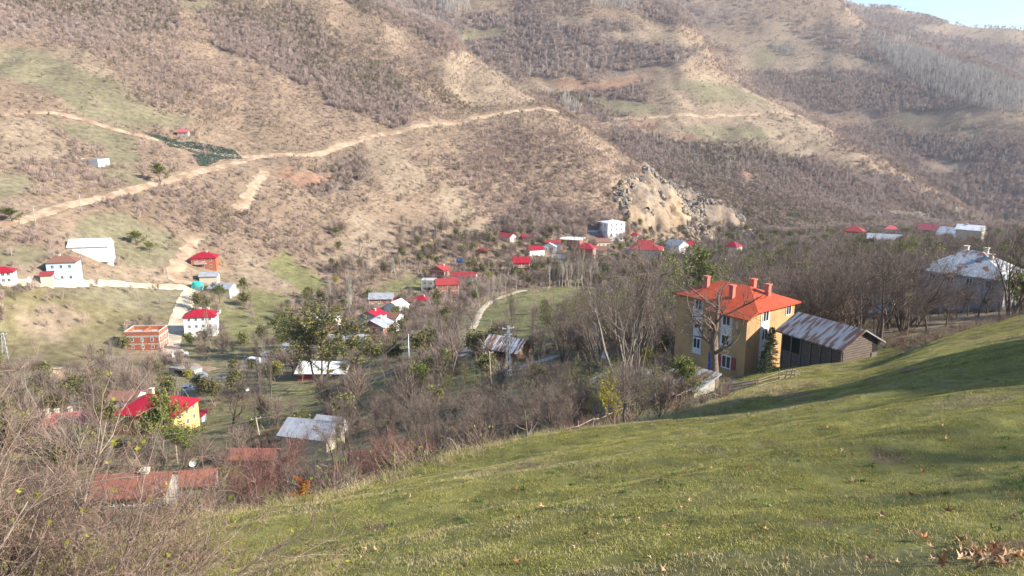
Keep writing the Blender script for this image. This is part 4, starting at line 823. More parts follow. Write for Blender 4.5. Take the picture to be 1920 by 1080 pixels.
f.box(-5.5, 5.5, -4.5, -4.5+g, -3, 1); f.box(-5.5, 5.5, 4.5-g, 4.5, -3, 1); f.box(-5.5, -5.5+g, -4.5+g, 4.5-g, -3, 1); f.box(5.5-g, 5.5, -4.5+g, 4.5-g, -3, 1); f.build('wall', mat('pale_block', (.5, .5, .52), .9, .1, 1), fd); MB().box(-5.1, 5.1, -4.1, 4.1, -3, .6).build('floor', EARTH, fd); HOUSES.append((p.x, p.y, 7))

# ------------------------------------------------------------------ woods and scrub on the far slopes
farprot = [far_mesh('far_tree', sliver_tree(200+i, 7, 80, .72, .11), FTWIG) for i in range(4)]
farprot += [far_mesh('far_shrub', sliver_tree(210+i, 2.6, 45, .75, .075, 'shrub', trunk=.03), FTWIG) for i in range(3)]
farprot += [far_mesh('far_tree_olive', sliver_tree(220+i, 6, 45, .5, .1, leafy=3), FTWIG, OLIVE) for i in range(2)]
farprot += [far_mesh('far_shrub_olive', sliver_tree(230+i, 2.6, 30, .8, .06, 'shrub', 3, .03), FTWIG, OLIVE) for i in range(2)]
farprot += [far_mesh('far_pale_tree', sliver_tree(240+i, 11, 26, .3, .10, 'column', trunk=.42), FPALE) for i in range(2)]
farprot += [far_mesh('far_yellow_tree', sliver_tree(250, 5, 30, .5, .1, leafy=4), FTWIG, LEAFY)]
I_T, I_S, I_OT, I_OS, I_P, I_Y = (0, 4), (4, 7), (7, 9), (9, 11), (11, 13), (13, 14)
POPL = [[(1625,62),(1700,80),(1800,118),(1920,160),(1920,215),(1850,205),(1760,180),(1700,150),(1640,95)],[(818,0),(880,0),(885,26),(825,26)],[(1048,188),(1078,190),(1092,216),(1062,214)],[(1450,85),(1500,85),(1500,105),(1450,100)],[(1100,0),(1180,0),(1190,18),(1110,16)]]
def far_layer(name, n, d0, d1, hs, label):
    x, y, z, px, py, d = sample(int(n*1.22), d0, d1, -48, 43)
    ok = (py > -60) & visible(x, y, z, 6*hs); x, y, z, px, py, d = [a[ok] for a in (x, y, z, px, py, d)]
    jx, jy = jit(x, y, px, py, d); k = kinds(jx, jy, d); cliffp = inpoly(CLIFF, jx, jy) & (d < 640)
    dn = fbm(x, y, 55, 4, 301)
    p = np.select([cliffp, k == 4, k == 1, k == 2, k == 3], [.04, .93, .05, .16, .08], np.clip(.62+.95*dn, .12, .92))
    pop = np.zeros(len(x), bool)
    for q_ in POPL: pop |= inpoly(q_, px, py)
    pop &= (d > 700)
    p = np.where(pop, .9, p); road = np.zeros(len(x), bool)
    ok = (rng.random(len(x)) < p)
    if d0 < 400: ok &= ~(blocks(px, py, 5*FPX/d, 1.5*FPX/d, d) & (rng.random(len(x)) < .95))
    for a, b_, c in HOUSES: ok &= (x-a)**2+(y-b_)**2 > (c*.9)**2
    for pts, wd in KEEP: ok &= ~nearline(x, y, pts, wd)
    x, y, z, k, dn, pop, d, px, py = [a[ok] for a in (x, y, z, k, dn, pop, d, px, py)]; n = len(x)
    r = rng.random(n); ol = fbm(x, y, 70, 3, 311)
    tree = np.where(k == 4, r < .8, r < .30+.5*dn); oliv = rng.random(n) < np.clip(.22+.9*ol, .03, .6)*(d < 1000); yel = rng.random(n) < .006
    ch = lambda t: rng.integers(t[0], t[1], n)
    idx = np.where(tree, np.where(oliv, ch(I_OT), ch(I_T)), np.where(oliv, ch(I_OS), ch(I_S))); idx = np.where(yel, I_Y[0], idx); idx = np.where(pop & (r < .75), ch(I_P), idx)
    idx = np.where((k == 4) & (d > 800) & (r > .93) & ~pop, ch(I_P), idx)
    s = rng.uniform(.6, 1.25, n)*hs; s = np.where((d < 700) & (k != 4), s*.85, s)
    rot = np.stack([rng.normal(0, .05, n), rng.normal(0, .05, n), rng.uniform(0, 6.28, n)], 1); sc = np.stack([s*1.15, s*1.15, s], 1)
    scatter(name, farprot, np.stack([x, y, z], 1), rot, sc, idx, label=label); print(name, n)
def nearline(x, y, pts, wd):
    r = np.zeros(len(x), bool)
    for (ax, ay), (bx, by) in zip(pts[:-1], pts[1:]):
        L2 = (bx-ax)**2+(by-ay)**2+1e-9; t = np.clip(((x-ax)*(bx-ax)+(y-ay)*(by-ay))/L2, 0, 1)
        r |= (x-ax-t*(bx-ax))**2+(y-ay-t*(by-ay))**2 < wd*wd
    return r
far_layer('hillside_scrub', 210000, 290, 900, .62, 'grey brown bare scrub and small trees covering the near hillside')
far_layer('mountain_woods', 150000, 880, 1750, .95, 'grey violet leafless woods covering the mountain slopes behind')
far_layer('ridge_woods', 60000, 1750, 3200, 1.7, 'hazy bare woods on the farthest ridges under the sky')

# ------------------------------------------------------------------ crags and broken rock of the cliff
def rock(seed, m_):
    r = random.Random(seed); mb = MB(); n = 7; rows = []
    for z_, k in ((-.6, .9), (-.1, 1.0), (.45, .8), (.85, .45)):
        rows.append([(math.cos(6.283*i/n+r.gauss(0, .12))*k*r.uniform(.65, 1.1), math.sin(6.283*i/n+r.gauss(0, .12))*k*r.uniform(.65, 1.1), z_+r.gauss(0, .12)) for i in range(n)])
    top = (r.gauss(0, .2), r.gauss(0, .2), 1.15)
    for a, b_ in zip(rows[:-1], rows[1:]):
        for i in range(n): mb.tri(a[i], a[(i+1) % n], b_[(i+1) % n]); mb.tri(a[i], b_[(i+1) % n], b_[i])
    for i in range(n): mb.tri(rows[-1][i], rows[-1][(i+1) % n], top)
    me = mb.mesh('rock'); me.materials.append(m_); return me
RG1 = mat('grey_rock', (.15, .138, .125), .9, .3, 1.5, rnd=.35, col2=(.26, .23, .19), ns2=.8); RG2 = mat('tan_rock_face', (.29, .23, .165), .9, .3, 1.5, rnd=.3, col2=(.22, .19, .155), ns2=.8)
x, y, z, px, py, d = sample(60000, 430, 640, 5, 20); jx, jy = jit(x, y, px, py, d); CR = [(690,70),(740,80),(775,125),(740,130),(700,100)]
ok = (inpoly(CLIFF, jx, jy) | (inpoly([(1000,222),(1040,215),(1060,232),(1020,240)], jx, jy))) & (fbm(x, y, 22, 3, 501) > .02); x, y, z = x[ok][:1300], y[ok][:1300], z[ok][:1300]; n = len(x)
s = rng.uniform(.5, 1.9, n); dk = fbm(x, y, 30, 3, 511)+rng.normal(0, .15, n) > .05
scatter('cliff_rocks', [rock(600+i, RG1 if i < 3 else RG2) for i in range(6)], np.stack([x, y, z], 1), np.stack([rng.normal(0, .5, n), rng.normal(0, .5, n), rng.uniform(0, 6.28, n)], 1), np.stack([s*1.25, s*1.25, s*1.15], 1), np.where(dk, rng.integers(0, 3, n), rng.integers(3, 6, n)), label='broken grey and tan crags of the rock face above the village'); print('rocks', n)

# ------------------------------------------------------------------ single trees and bushes
def px_h(p, hpx): return hpx*float(p.y*CP-p.z*SP)/FPX/.97
def T_(kind, px, py, hpx, D, label, group=None, **k):
    p, _ = spot(px, py, D)
    up = 0
    if D: z = azt(px, py)[1]*D; up = min(max(z-p.z, 0), 9) if D < 250 else 0; p.z = min(p.z, z+1.5) if z < p.z-1.5 else p.z
    return plant(kind, p, px_h(p, hpx)+up, label, group, **k)
T_('open', 1172, 775, 380, 58, 'tallest bare tree with several pale stems left of the rusty patched roof', var=0, wide=.85)
T_('pollard', 1192, 772, 300, 60, 'straight bare tree right beside the tallest bare tree', var=0, wide=.9)
T_('gnarled', 1337, 722, 240, 70, 'gnarled bare tree standing right in front of the ochre house', var=0, wide=1.1)
T_('openb', 1534, 590, 170, 104, 'dark many stemmed bare tree behind the log barn roof', var=1, wide=1.25)
T_('multi', 1575, 600, 120, 108, 'smaller spreading bare tree right of the dark many stemmed one', var=2, wide=1.2)
T_('bare', 1650, 618, 185, 98, 'upright pale bare tree in the garden right of the log barn', var=0, wide=1.1)
T_('bare', 1738, 607, 75, 112, 'small bare fruit tree in the garden, left of the pair', var=2, wide=1.3)
T_('bare', 1776, 598, 70, 118, 'small bare fruit tree in the garden, right of the pair', var=0, wide=1.2)
T_('bare', 1702, 612, 95, 108, 'slim bare tree between the pale garden tree and the small pair', var=1)
T_('multi', 1893, 588, 190, 118, 'large bare tree at the right edge before the tin hip roof house', var=0, wide=1.1)
T_('conifer', 1442, 694, 80, 77, 'dark small spruce at the corner of the ochre house', var=0)
T_('conifer', 1436, 700, 52, 74, 'light green young spruce in front of the dark one', var=1, wide=1.1)
T_('shrub', 1234, 797, 108, 28, 'dark bare bush fanning up at the crest of the meadow by the dirt path', var=0, wide=.95)
T_('leafy', 1282, 745, 85, 60, 'dark green leafy tree hanging over the rusty lean-to roof', var=0, wide=1.1)
T_('yellow', 1135, 812, 110, 47, 'small yellow green tree by the rail fence below the tallest bare tree', var=0)
T_('thinleaf', 1312, 600, 150, 135, 'tall green ivy covered tree behind the orange roof', wide=.8)
T_('leafy', 1320, 545, 95, 190, 'bright green tree rising above the left end of the orange roof', wide=.7)
T_('leafy', 1690, 500, 60, 230, 'yellow green tree left of the tin hip roof', wide=.9)
T_('bare', 823, 893, 180, 33, 'dark bare tree standing at the meadow edge in the middle', var=1, wide=.8)
T_('bare', 905, 862, 135, 38, 'bare tree just right of the dark one at the meadow edge', var=2)
T_('bare', 985, 838, 140, 40, 'wide round crowned bare tree below the lattice mast', var=0, wide=1.4)
T_('redshrub', 745, 905, 110, 26, 'reddish brown bare bush at the meadow edge left of the dark bare tree', var=0)
T_('redshrub', 700, 915, 90, 28, 'reddish bush next to the reddish brown one, on its left', var=1)
T_('redshrub', 520, 935, 135, 30, 'tall dark reddish bare bush left of the orange sapling', var=1, wide=1.1)
T_('redshrub', 470, 950, 120, 28, 'reddish bare bush overlapping the foreground bush', var=0, wide=1.1)
T_('orange', 572, 950, 62, 15, 'small sapling with bright orange leaves at the meadow edge', var=0)
T_('yellow', 438, 915, 60, 60, 'little yellow leafed tree left of the reddish bushes')
T_('pollard', 640, 905, 150, 34, 'thin leaning bare sapling left of the middle of the meadow edge', var=0, wide=.5)
T_('leafy', 305, 885, 150, 118, 'broad green leafy tree before the crimson roofed house', var=0, wide=1.0)
T_('leafy', 345, 880, 95, 112, 'second green leafy tree low at the right of the broad one', var=1, wide=1.1)
T_('bare', 437, 840, 160, 132, 'bare tree with bent trunk on the green field right of the crimson roofed house', var=2)
T_('pollard', 494, 792, 165, 150, 'tall pollarded tree on the green field, left of the two', wide=.55, var=0)
T_('pollard', 511, 790, 145, 152, 'tall pollarded tree on the green field, right of the two', wide=.5, var=0)
T_('olive', 600, 712, 165, 182, 'big olive green walnut tree over the blotchy white roof', var=0, wide=1.35)
T_('leafy', 545, 668, 90, 240, 'dark green tree behind the big olive green one', var=1, wide=1.3)
T_('pollard', 1000, 655, 95, 150, 'thin bare tree right behind the striped roof barn', wide=.6)
T_('tall', 960, 640, 110, 165, 'slim tree with yellow top leaves behind the lattice mast', wide=.5)
T_('conifer', 392, 690, 32, 262, 'small green pine by the bridge at the gravel road end', wide=1.6)
T_('leafy', 300, 332, 42, 432, 'yellow green bush on the hillside pasture above the track', wide=1.3)
T_('leafy', 252, 412, 30, 365, 'yellow green bush pair under the track, left one', wide=1.8)
T_('leafy', 275, 418, 22, 362, 'yellow green bush pair under the track, right one', wide=1.6)
T_('leafy', 22, 408, 28, 362, 'yellow green thicket by the track at the left edge', wide=2.2)
T_('leafy', 412, 560, 40, 325, 'green tree in front of the blue grey roof', wide=1.1)
T_('leafy', 456, 545, 36, 335, 'green tree right of the blue grey roof', wide=.8)
T_('bare', 30, 575, 45, 300, 'round bare tree below the valley road at the left', wide=1.2)
for i, x in enumerate((1040, 1048, 1054, 1060, 1066, 1070, 1078, 1084, 1092, 1098, 1106, 1030, 1113, 1120)):
    T_('poplar', x, 537+(i % 3), 52+(i*7) % 9, None, 'slim pale poplar in the row above the round green field', 'poplars in a row above the round field', wide=1.)
for i, (x, y) in enumerate(((968, 547), (948, 553), (940, 556), (932, 560), (922, 565), (914, 572), (900, 580))):
    T_('poplar', x, y, 45+(i*5) % 9, None, 'slim pale poplar along the path at the left of the round green field', 'poplars along the field path', wide=1.)
for i, (x, y, h_) in enumerate(((648, 590, 78), (660, 588, 80), (655, 600, 60), (618, 575, 60), (742, 520, 45), (750, 518, 44), (758, 516, 40), (735, 524, 40))):
    T_('poplar', x, y, h_, None, 'pale stemmed poplar in the valley woods above the middle house cluster', 'poplars above the middle cluster', wide=1.)
zr = random.Random(5); ZONED = []
def zone(n, poly, d0, d1, kinds_, hr, label, group, mind=1.6, blk=.95):
    done = 0; tries = 0; got = []
    while done < n and tries < 40:
        tries += 1; x, y, z, px, py, d = sample(1500, d0, d1, -37, 36)
        ok = inpoly(poly, px, py) & visible(x, y, z, hr[1]*.8); kk = kinds(px, py, d); ok &= (kk != 1)
        for pts, wd in KEEP: ok &= ~nearline(x, y, pts, wd+.5)
        for a, b_, c in HOUSES: ok &= (x-a)**2+(y-b_)**2 > (c*.85)**2
        ok &= ~(blocks(px, py, hr[1]*.8*FPX/d, 1*FPX/d, d) & (rng.random(len(x)) < blk))
        for k in np.nonzero(ok)[0]:
            if all((x[k]-a)**2+(y[k]-b_)**2 > mind**2 for a, b_ in got):
                got.append((x[k], y[k])); kd = zr.choice(kinds_); ZONED.append((plant(kd, Vector((x[k], y[k], z[k])), zr.uniform(*hr), label, group, wide=zr.uniform(.9, 1.3)), kd)); done += 1
                if done >= n: break
    return done
zone(26, [(760,940),(840,905),(1010,850),(1190,805),(1190,750),(1040,740),(900,770),(780,830),(740,900)], 24, 75, ['bare','bare','multi','shrub'], (2.6,4.6), 'bare grey brown tree in the dark thicket below the meadow edge', 'bare trees in the thicket below the meadow', 2.0)
zone(24, [(700,860),(1190,790),(1190,690),(1000,700),(850,700),(700,790)], 60, 130, ['bare','multi','bare','thinleaf'], (4,7), 'bare tree on the slope between the thicket and the striped roof barn', 'bare trees above the striped roof barn', 2.5)
zone(14, [(1070,800),(1330,790),(1330,742),(1070,742)], 44, 62, ['bare','multi','shrub','thinleaf'], (2.8,4.8), 'bare', 'bare trees around the rusty patched roof', 2, 0)
zone(46, [(1020,720),(1270,700),(1270,560),(1120,560),(1040,640)], 82, 230, ['openb','multi','openb','bare','thinleaf'], (10,15), 'tall bare tree in the dense grove left of the ochre house', 'bare trees in the grove left of the ochre house', 3)
zone(34, [(1260,680),(1500,660),(1500,480),(1250,480)], 104, 330, ['openb','multi','thinleaf','bare'], (9,13), 'bare tree rising behind the orange roof', 'bare trees behind the orange roof', 3)
zone(24, [(1430,680),(1700,625),(1700,590),(1430,600)], 92, 128, ['openb','multi','openb'], (11,15.5), 'dark bare tree just behind the log barn', 'bare trees just behind the log barn', 4, 0)
zone(18, [(1700,620),(1920,590),(1920,555),(1700,560)], 105, 142, ['bare','multi','bare'], (4.5,8.5), 'small bare tree before the tin hip roof house', 'small trees before the tin hip roof house', 3, 0)
zone(34, [(1480,600),(1720,600),(1920,560),(1920,470),(1480,470)], 118, 330, ['openb','multi','bare','olive'], (7,12), 'bare tree in the orchard woods between the log barn and the tin hip roof house', 'bare trees on the right terrace', 3)
zone(30, [(380,1010),(620,965),(820,905),(820,850),(600,870),(380,880)], 18, 70, ['shrub','redshrub','shrub','redshrub'], (1.2,2.8), 'bare bush in the hedge along the lower edge of the meadow', 'bushes along the lower meadow edge', 1.0)
zone(20, [(380,900),(820,860),(820,740),(700,720),(560,800),(380,860)], 70, 190, ['bare','multi','shrub','bare'], (4,8), 'bare tree around the bluish gable roof shed', 'bare trees around the bluish roof shed', 3)
zone(26, [(0,880),(520,860),(520,1010),(0,1010)], 40, 120, ['bare','shrub','multi'], (2,5), 'bare tree low on the slope behind the foreground bush', 'bare trees behind the foreground bush', 2.5, .2)
# trees standing right of the view, whose shade falls across the meadow
ks = 0
for v in range(9):
    for u in range(0 if v < 3 else v-2, 6):
        qx, qy = 6.3+6.1*u*.42+.67*v*3.6, 23.2-5.5*u*.42+.74*v*3.6; L_ = 31+3*zr.random()+(u % 2)*4; tx, ty = qx+.966*L_, qy-.259*L_
        h_ = .6+L_*.532+float(ground(qx, qy)-ground(tx, ty))
        if h_ > 3 and math.degrees(math.atan2(tx, ty)) > 39: ks += 1; plant('conifer' if ks % 6 == 0 else 'dense', Vector((tx, ty, float(ground(tx, ty)))), h_, 'dense tree just right of the view that shades the upper meadow', 'trees right of the view', wide=1.8 if ks % 6 == 0 else 1.2)
for i, (x, y, h_) in enumerate(((27,3,6),(33,5.5,9),(39,-3,11),(31,-1,8.5),(52,2,13),(24,.5,5))):
    z = float(ground(x, y)); plant('thinleaf', Vector((x, y, z)), h_, 'thin crowned tree right of the view that streaks the near meadow with shade', 'thin trees right of the view', wide=1.3)

# ------------------------------------------------------------------ the many small trees of the valley floor
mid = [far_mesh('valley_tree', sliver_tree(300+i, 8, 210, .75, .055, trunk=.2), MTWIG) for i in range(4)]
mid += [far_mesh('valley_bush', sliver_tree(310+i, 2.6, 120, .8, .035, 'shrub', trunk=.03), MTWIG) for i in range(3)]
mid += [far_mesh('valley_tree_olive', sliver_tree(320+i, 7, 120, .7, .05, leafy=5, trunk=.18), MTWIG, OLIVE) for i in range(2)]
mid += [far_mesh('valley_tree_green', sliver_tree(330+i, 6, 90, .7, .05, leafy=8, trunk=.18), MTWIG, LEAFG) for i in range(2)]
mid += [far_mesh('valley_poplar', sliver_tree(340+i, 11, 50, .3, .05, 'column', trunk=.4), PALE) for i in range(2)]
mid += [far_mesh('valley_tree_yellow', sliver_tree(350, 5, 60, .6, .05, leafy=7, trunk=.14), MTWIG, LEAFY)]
x, y, z, px, py, d = sample(26000, 95, 600, -46, 43)
ok = (py > 425) & visible(x, y, z, 8) & ~((d > 300) & (px < 620) & (py < 560)); k = kinds(*jit(x, y, px, py, d), d)
OPEN = [(0,540),(345,540),(330,600),(300,700),(120,700),(0,720)]
VILL = [(640,560),(860,500),(880,560),(760,660),(520,700),(380,740),(330,700),(540,640)]
p = np.where(k == 1, .01, np.where(k == 2, .06, np.clip(.56+.6*fbm(x, y, 40, 3, 401), .08, 1)))
p = np.where(inpoly(OPEN, px, py), p*.12, p); p = np.where(inpoly(VILL, px, py), p*.45, p); p = np.where(d < 130, p*.25, p); p = np.where(d > 330, p*.9, p)
ok &= rng.random(len(x)) < p
for pts, wd in KEEP: ok &= ~nearline(x, y, pts, wd+.5)
for a, b_, c in HOUSES: ok &= (x-a)**2+(y-b_)**2 > (c*.8)**2
for a, b_, c in HOUSES:      # yards in front of the houses stay open
    hd = math.hypot(a, b_); ok &= ~((((x-a*(hd-c*1.5)/hd)**2+(y-b_*(hd-c*1.5)/hd)**2) < (c*.9)**2) & (rng.random(len(x)) < .8))
ok &= ~(blocks(px, py, 7.5*FPX/d, 2*FPX/d, d) & (rng.random(len(x)) < .99))
x, y, z, px, py, d = [a[ok] for a in (x, y, z, px, py, d)]; n = len(x); r = rng.random(n)
g_ = fbm(x, y, 60, 3, 411)
idx = np.where(r < .55, rng.integers(0, 4, n), np.where(r < .72, rng.integers(4, 7, n), np.where(r < .76+.14*(1+g_), rng.integers(7, 9, n), np.where(r < .93, np.where(r < .905, rng.integers(9, 11, n), rng.integers(0, 4, n)), np.where(r < .985, rng.integers(11, 13, n), 13)))))
s = rng.uniform(.55, 1.15, n)
scatter('valley_woods', mid, np.stack([x, y, z], 1), np.stack([rng.normal(0, .06, n), rng.normal(0, .06, n), rng.uniform(0, 6.28, n)], 1), np.stack([s, s, s], 1), idx, label='small bare and half bare trees filling the valley floor around the houses'); print('valley', n)

# low growth under the trees
brush = [far_mesh('brush', sliver_tree(360+i, .9, 70, 1.0, .012, 'shrub', 1 if i == 2 else 0, .01), (TWIG, REDT, TWIG)[i], (None, None, LEAFG)[i]) for i in range(3)]
STRAW = mat('dry_grass', (.38, .31, .17), .9, .3, 8, rnd=.35)
GRASS = mat('grass_blades', (.305, .292, .076), .75, .3, 1.5, rnd=.4, col2=(.35, .31, .11), ns2=.8, trans=.25)
def tuft(seed, n, rad, L0, L1, wdt, m1, lean=.35):
    rg = np.random.default_rng(seed); p = np.column_stack([rg.uniform(-rad, rad, n), rg.uniform(-rad, rad, n), np.full(n, -.01)])
    d = np.column_stack([rg.normal(0, lean, n), rg.normal(0, lean, n), np.ones(n)]); d /= np.linalg.norm(d, axis=1, keepdims=True); L_ = rg.uniform(L0, L1, (n, 1))
    a = rg.uniform(0, 6.28, n); s_ = np.column_stack([np.cos(a), np.sin(a), np.zeros(n)])*wdt/2; m_ = p+d*L_*.55; bend = np.column_stack([rg.normal(0, .3, n), rg.normal(0, .3, n), np.zeros(n)])*L_
    e = p+d*L_+bend; e[:, 2] -= L_[:, 0]*.1
    V = np.stack([p-s_, p+s_, m_+s_*.8, m_-s_*.8, e], 1).reshape(-1, 3); q = np.arange(n)*5
    F = np.vstack([np.stack([q, q+1, q+2, q+3], 1), np.stack([q+3, q+2, q+4, q+4], 1)])[:, :]
    me = bpy.data.meshes.new('tuft'); me.from_pydata(V.tolist(), [], [tuple(f[:3]) if f[2] == f[3] else tuple(f) for f in F.tolist()]); me.update(); me.materials.append(m1); return me
x, y, z, px, py, d = sample(30000, 14, 190, -37, 37)
e = np.interp(np.arctan2(x, y), AZ, EDGE); ok = (d > e*1.04) & ~((px > 1370) & (px < 1690) & (d < 92)) & visible(x, y, z, .6); k = kinds(px, py, d); ok &= (k != 1) | (rng.random(len(x)) < .15)
ok &= rng.random(len(x)) < np.clip(.55+fbm(x, y, 9, 3, 421), .05, 1)
for pts, wd in KEEP: ok &= ~nearline(x, y, pts, wd)
for a, b_, c in HOUSES: ok &= (x-a)**2+(y-b_)**2 > (c*.75)**2
x, y, z, d = [a[ok] for a in (x, y, z, d)]; n = len(x); s = rng.uniform(.5, 1.6, n)
dry = tuft(5, 70, .35, .2, .55, .008, STRAW, .3)
scatter('undergrowth', brush+[dry], np.stack([x, y, z], 1), np.stack([np.zeros(n), np.zeros(n), rng.uniform(0, 6.28, n)], 1), np.stack([s, s, s], 1), np.where(rng.random(n) < .45, 3, rng.integers(0, 3, n)), label='brambles, dry stalks and low bushes under the bare trees'); print('brush', n)

# ------------------------------------------------------------------ meadow grass
gt = [tuft(i, 210, .19, .012, .038, .0045, GRASS) for i in range(3)]+[tuft(7, 120, .19, .015, .05, .004, STRAW, .5), tuft(8, 40, .2, .03, .09, .004, STRAW, .6)]
big = [tuft(10+i, 220, .42, .04, .09, .011, GRASS) for i in range(2)]+[tuft(17, 130, .42, .04, .10, .010, STRAW, .5)]
def meadow(name, n, d0, d1, protos, nst, label):
    x, y, z, px, py, d = sample(n, d0, d1, -38, 38); e = np.interp(np.arctan2(x, y), AZ, EDGE)
    ok = ((d < e*1.08) | ((px > 1390) & (px < 1690) & (d < 90) & (py < 752))) & visible(x, y, z, .3) & (py < 1130) & (soil(px, py, x, y) < rng.random(len(x))*1.2)
    for pts, wd in KEEP: ok &= ~nearline(x, y, pts, wd-.4)
    for a, b_, c in HOUSES: ok &= (x-a)**2+(y-b_)**2 > (c*.6)**2
    x, y, z = [a[ok] for a in (x, y, z)]; n = len(x); h_ = .25
    gx = (ground(x+h_, y)-ground(x-h_, y))/(2*h_); gy = (ground(x, y+h_)-ground(x, y-h_))/(2*h_); sp = rng.uniform(0, 6.28, n)
    from mathutils import Matrix
    rot = []
    for a, b_, c in zip(gx, gy, sp):
        nrm = Vector((-a, -b_, 1)).normalized(); q = Vector((0, 0, 1)).rotation_difference(nrm); rot.append(tuple((q.to_matrix() @ Matrix.Rotation(c, 3, 'Z')).to_euler()))
    st = fbm(x*.5, y, 2.2, 3, 95)*1.3+fbm(x, y, .8, 2, 96)*.8; dr = rng.random(n) < np.clip(.24+.6*st, .05, .75); m_ = len(protos)
    idx = np.where(dr, rng.integers(m_-nst, m_, n), rng.integers(0, m_-nst, n)); s = rng.uniform(.75, 1.25, n)*(1+.3*fbm(x, y, 1.5, 2, 97))
    scatter(name, protos, np.stack([x, y, z], 1), rot, np.stack([np.ones(n), np.ones(n), s], 1), idx, label=label); print(name, n)
meadow('meadow_grass', 22000, 3.2, 30, gt, 2, 'short green and straw coloured grass of the sloping meadow')
meadow('upper_meadow_grass', 26000, 29, 98, big, 1, 'short grass of the upper meadow beside the log barn')
x, y, z, px, py, d = sample(60000, 8, 48, -38, 22); e = np.interp(np.arctan2(x, y), AZ, EDGE); ok = (d > e*.93) & (d < e*1.45); ok &= rng.random(len(x)) < .35
x, y, z = [a[ok] for a in (x, y, z)]; n = len(x); s = rng.uniform(.4, .9, n)
scatter('dry_edge_grass', [tuft(30+i, 60, .22, .12, .32, .006, STRAW if i else GRASS, .35) for i in range(3)], np.stack([x, y, z], 1), np.stack([np.zeros(n), np.zeros(n), rng.uniform(0, 6.28, n)], 1), np.stack([s, s, s], 1), rng.integers(0, 3, n), label='longer dry grass fringing the meadow crest'); print('edge', n)

WEED = mat('weed_leaves', (.15, .22, .05), .6, .3, 3, rnd=.3, trans=.2)
x, y, z, px, py, d = sample(800, 4, 26, -36, 36); e = np.interp(np.arctan2(x, y), AZ, EDGE); ok = (d < e) & (fbm(x, y, 3, 2, 451) > .05); x, y, z = x[ok], y[ok], z[ok]; n = len(x); s = rng.uniform(.4, .85, n)
scatter('meadow_weeds', [tuft(40+i, 16, .05, .04, .09, .022, WEED, .9) for i in range(2)], np.stack([x, y, z+.01], 1), np.stack([np.zeros(n), np.zeros(n), rng.uniform(0, 6.28, n)], 1), np.stack([s, s, s], 1), rng.integers(0, 2, n), label='low broad leaved weeds dotted through the meadow grass')
# ------------------------------------------------------------------ fallen leaves
DEADL = mat('dead_leaf', (.36, .19, .09), .8, .3, 20, rnd=.35, trans=.15)
DEADP = mat('pale_dead_leaf', (.50, .34, .20), .8, .25, 20, rnd=.2, trans=.15)
def leafmesh(seed, m_):
    r = random.Random(seed); mb = MB(); n = 15; rim = []
    for i in range(n):
        a = 2*math.pi*i/n; k = (1.0 if i % 3 == 0 else .45)*(.85+.3*r.random()); x_, y_ = math.cos(a)*k*.055, math.sin(a)*k*.055
        rim.append((x_, y_, .004+abs(y_)*.55*(.5+r.random())+.01*r.random()))
    for i in range(n): mb.tri((0, 0, .002), rim[i], rim[(i+1) % n])
    mb.tube([(-.05,0,.012),(-.08,.004,.008),(-.11,.012,.004)], .0012, 4); me = mb.mesh('leaf'); me.materials.append(m_); return me
LM = [leafmesh(i, DEADL if i % 2 else DEADP) for i in range(6)]
lr_ = random.Random(3)
def leaf(px, py, s_, label, group=None):
    p, dd = hit(px, py, 2.5); o = link(bpy.data.objects.new('fallen_leaf', lr_.choice(LM))); o.location = p+Vector((0, 0, .025)); k = s_*.75; o.scale = (k, k, k)
    o.rotation_euler = (lr_.gauss(-.3, .45), lr_.gauss(0, .5), lr_.random()*6.28); tag(o, label, 'leaf', group)
leaf(437, 1072, 1.25, 'large curled tan leaf standing at the bottom edge, left'); leaf(567, 1040, 1.1, 'flat tan leaf lying on the grass right of the bottom left corner')
for x_, y_, s_ in ((1706,933,1.3),(1778,963,1.2),(1729,1016,1.9),(1804,1020,1.4),(1655,970,1.3),(1384,850,1.2),(1405,876,1.1),(1533,859,1.1),(1122,1008,1.0),(1100,1005,1.1),(1015,955,1.2),(1602,934,1.1),(1241,1076,1.3),(967,1058,1.1),(770,935,1.2),(1600,906,1.),(1020,872,1.2),(1495,800,1.2),(1552,805,1.2),(1580,848,1.),(1697,806,1.1),(1765,803,1.2),(1728,888,1.1),(700,1035,1.2),(1770,1060,1.6),(1255,993,1.)):
    leaf(x_, y_, s_, 'single tan dead leaf lying on the open meadow', 'dead leaves scattered on the meadow')
for i in range(70): leaf(lr_.uniform(500, 1900), lr_.uniform(800, 1070), lr_.uniform(.5, 1.0), 'single tan dead leaf lying on the open meadow', 'dead leaves scattered on the meadow') if True else None
for i in range(52): leaf(1860+lr_.gauss(0, 36), 1043+lr_.gauss(0, 11)+(i % 3), lr_.uniform(.8, 1.3), 'brown maple leaf in the pile at the bottom right', 'brown leaves in the bottom right pile')
for i in range(36): leaf(360+lr_.gauss(0, 30), 1045+lr_.gauss(0, 4), lr_.uniform(.4, .7), 'small russet leaf in the strip of dead leaves at the bottom left', 'russet leaves at the bottom left')

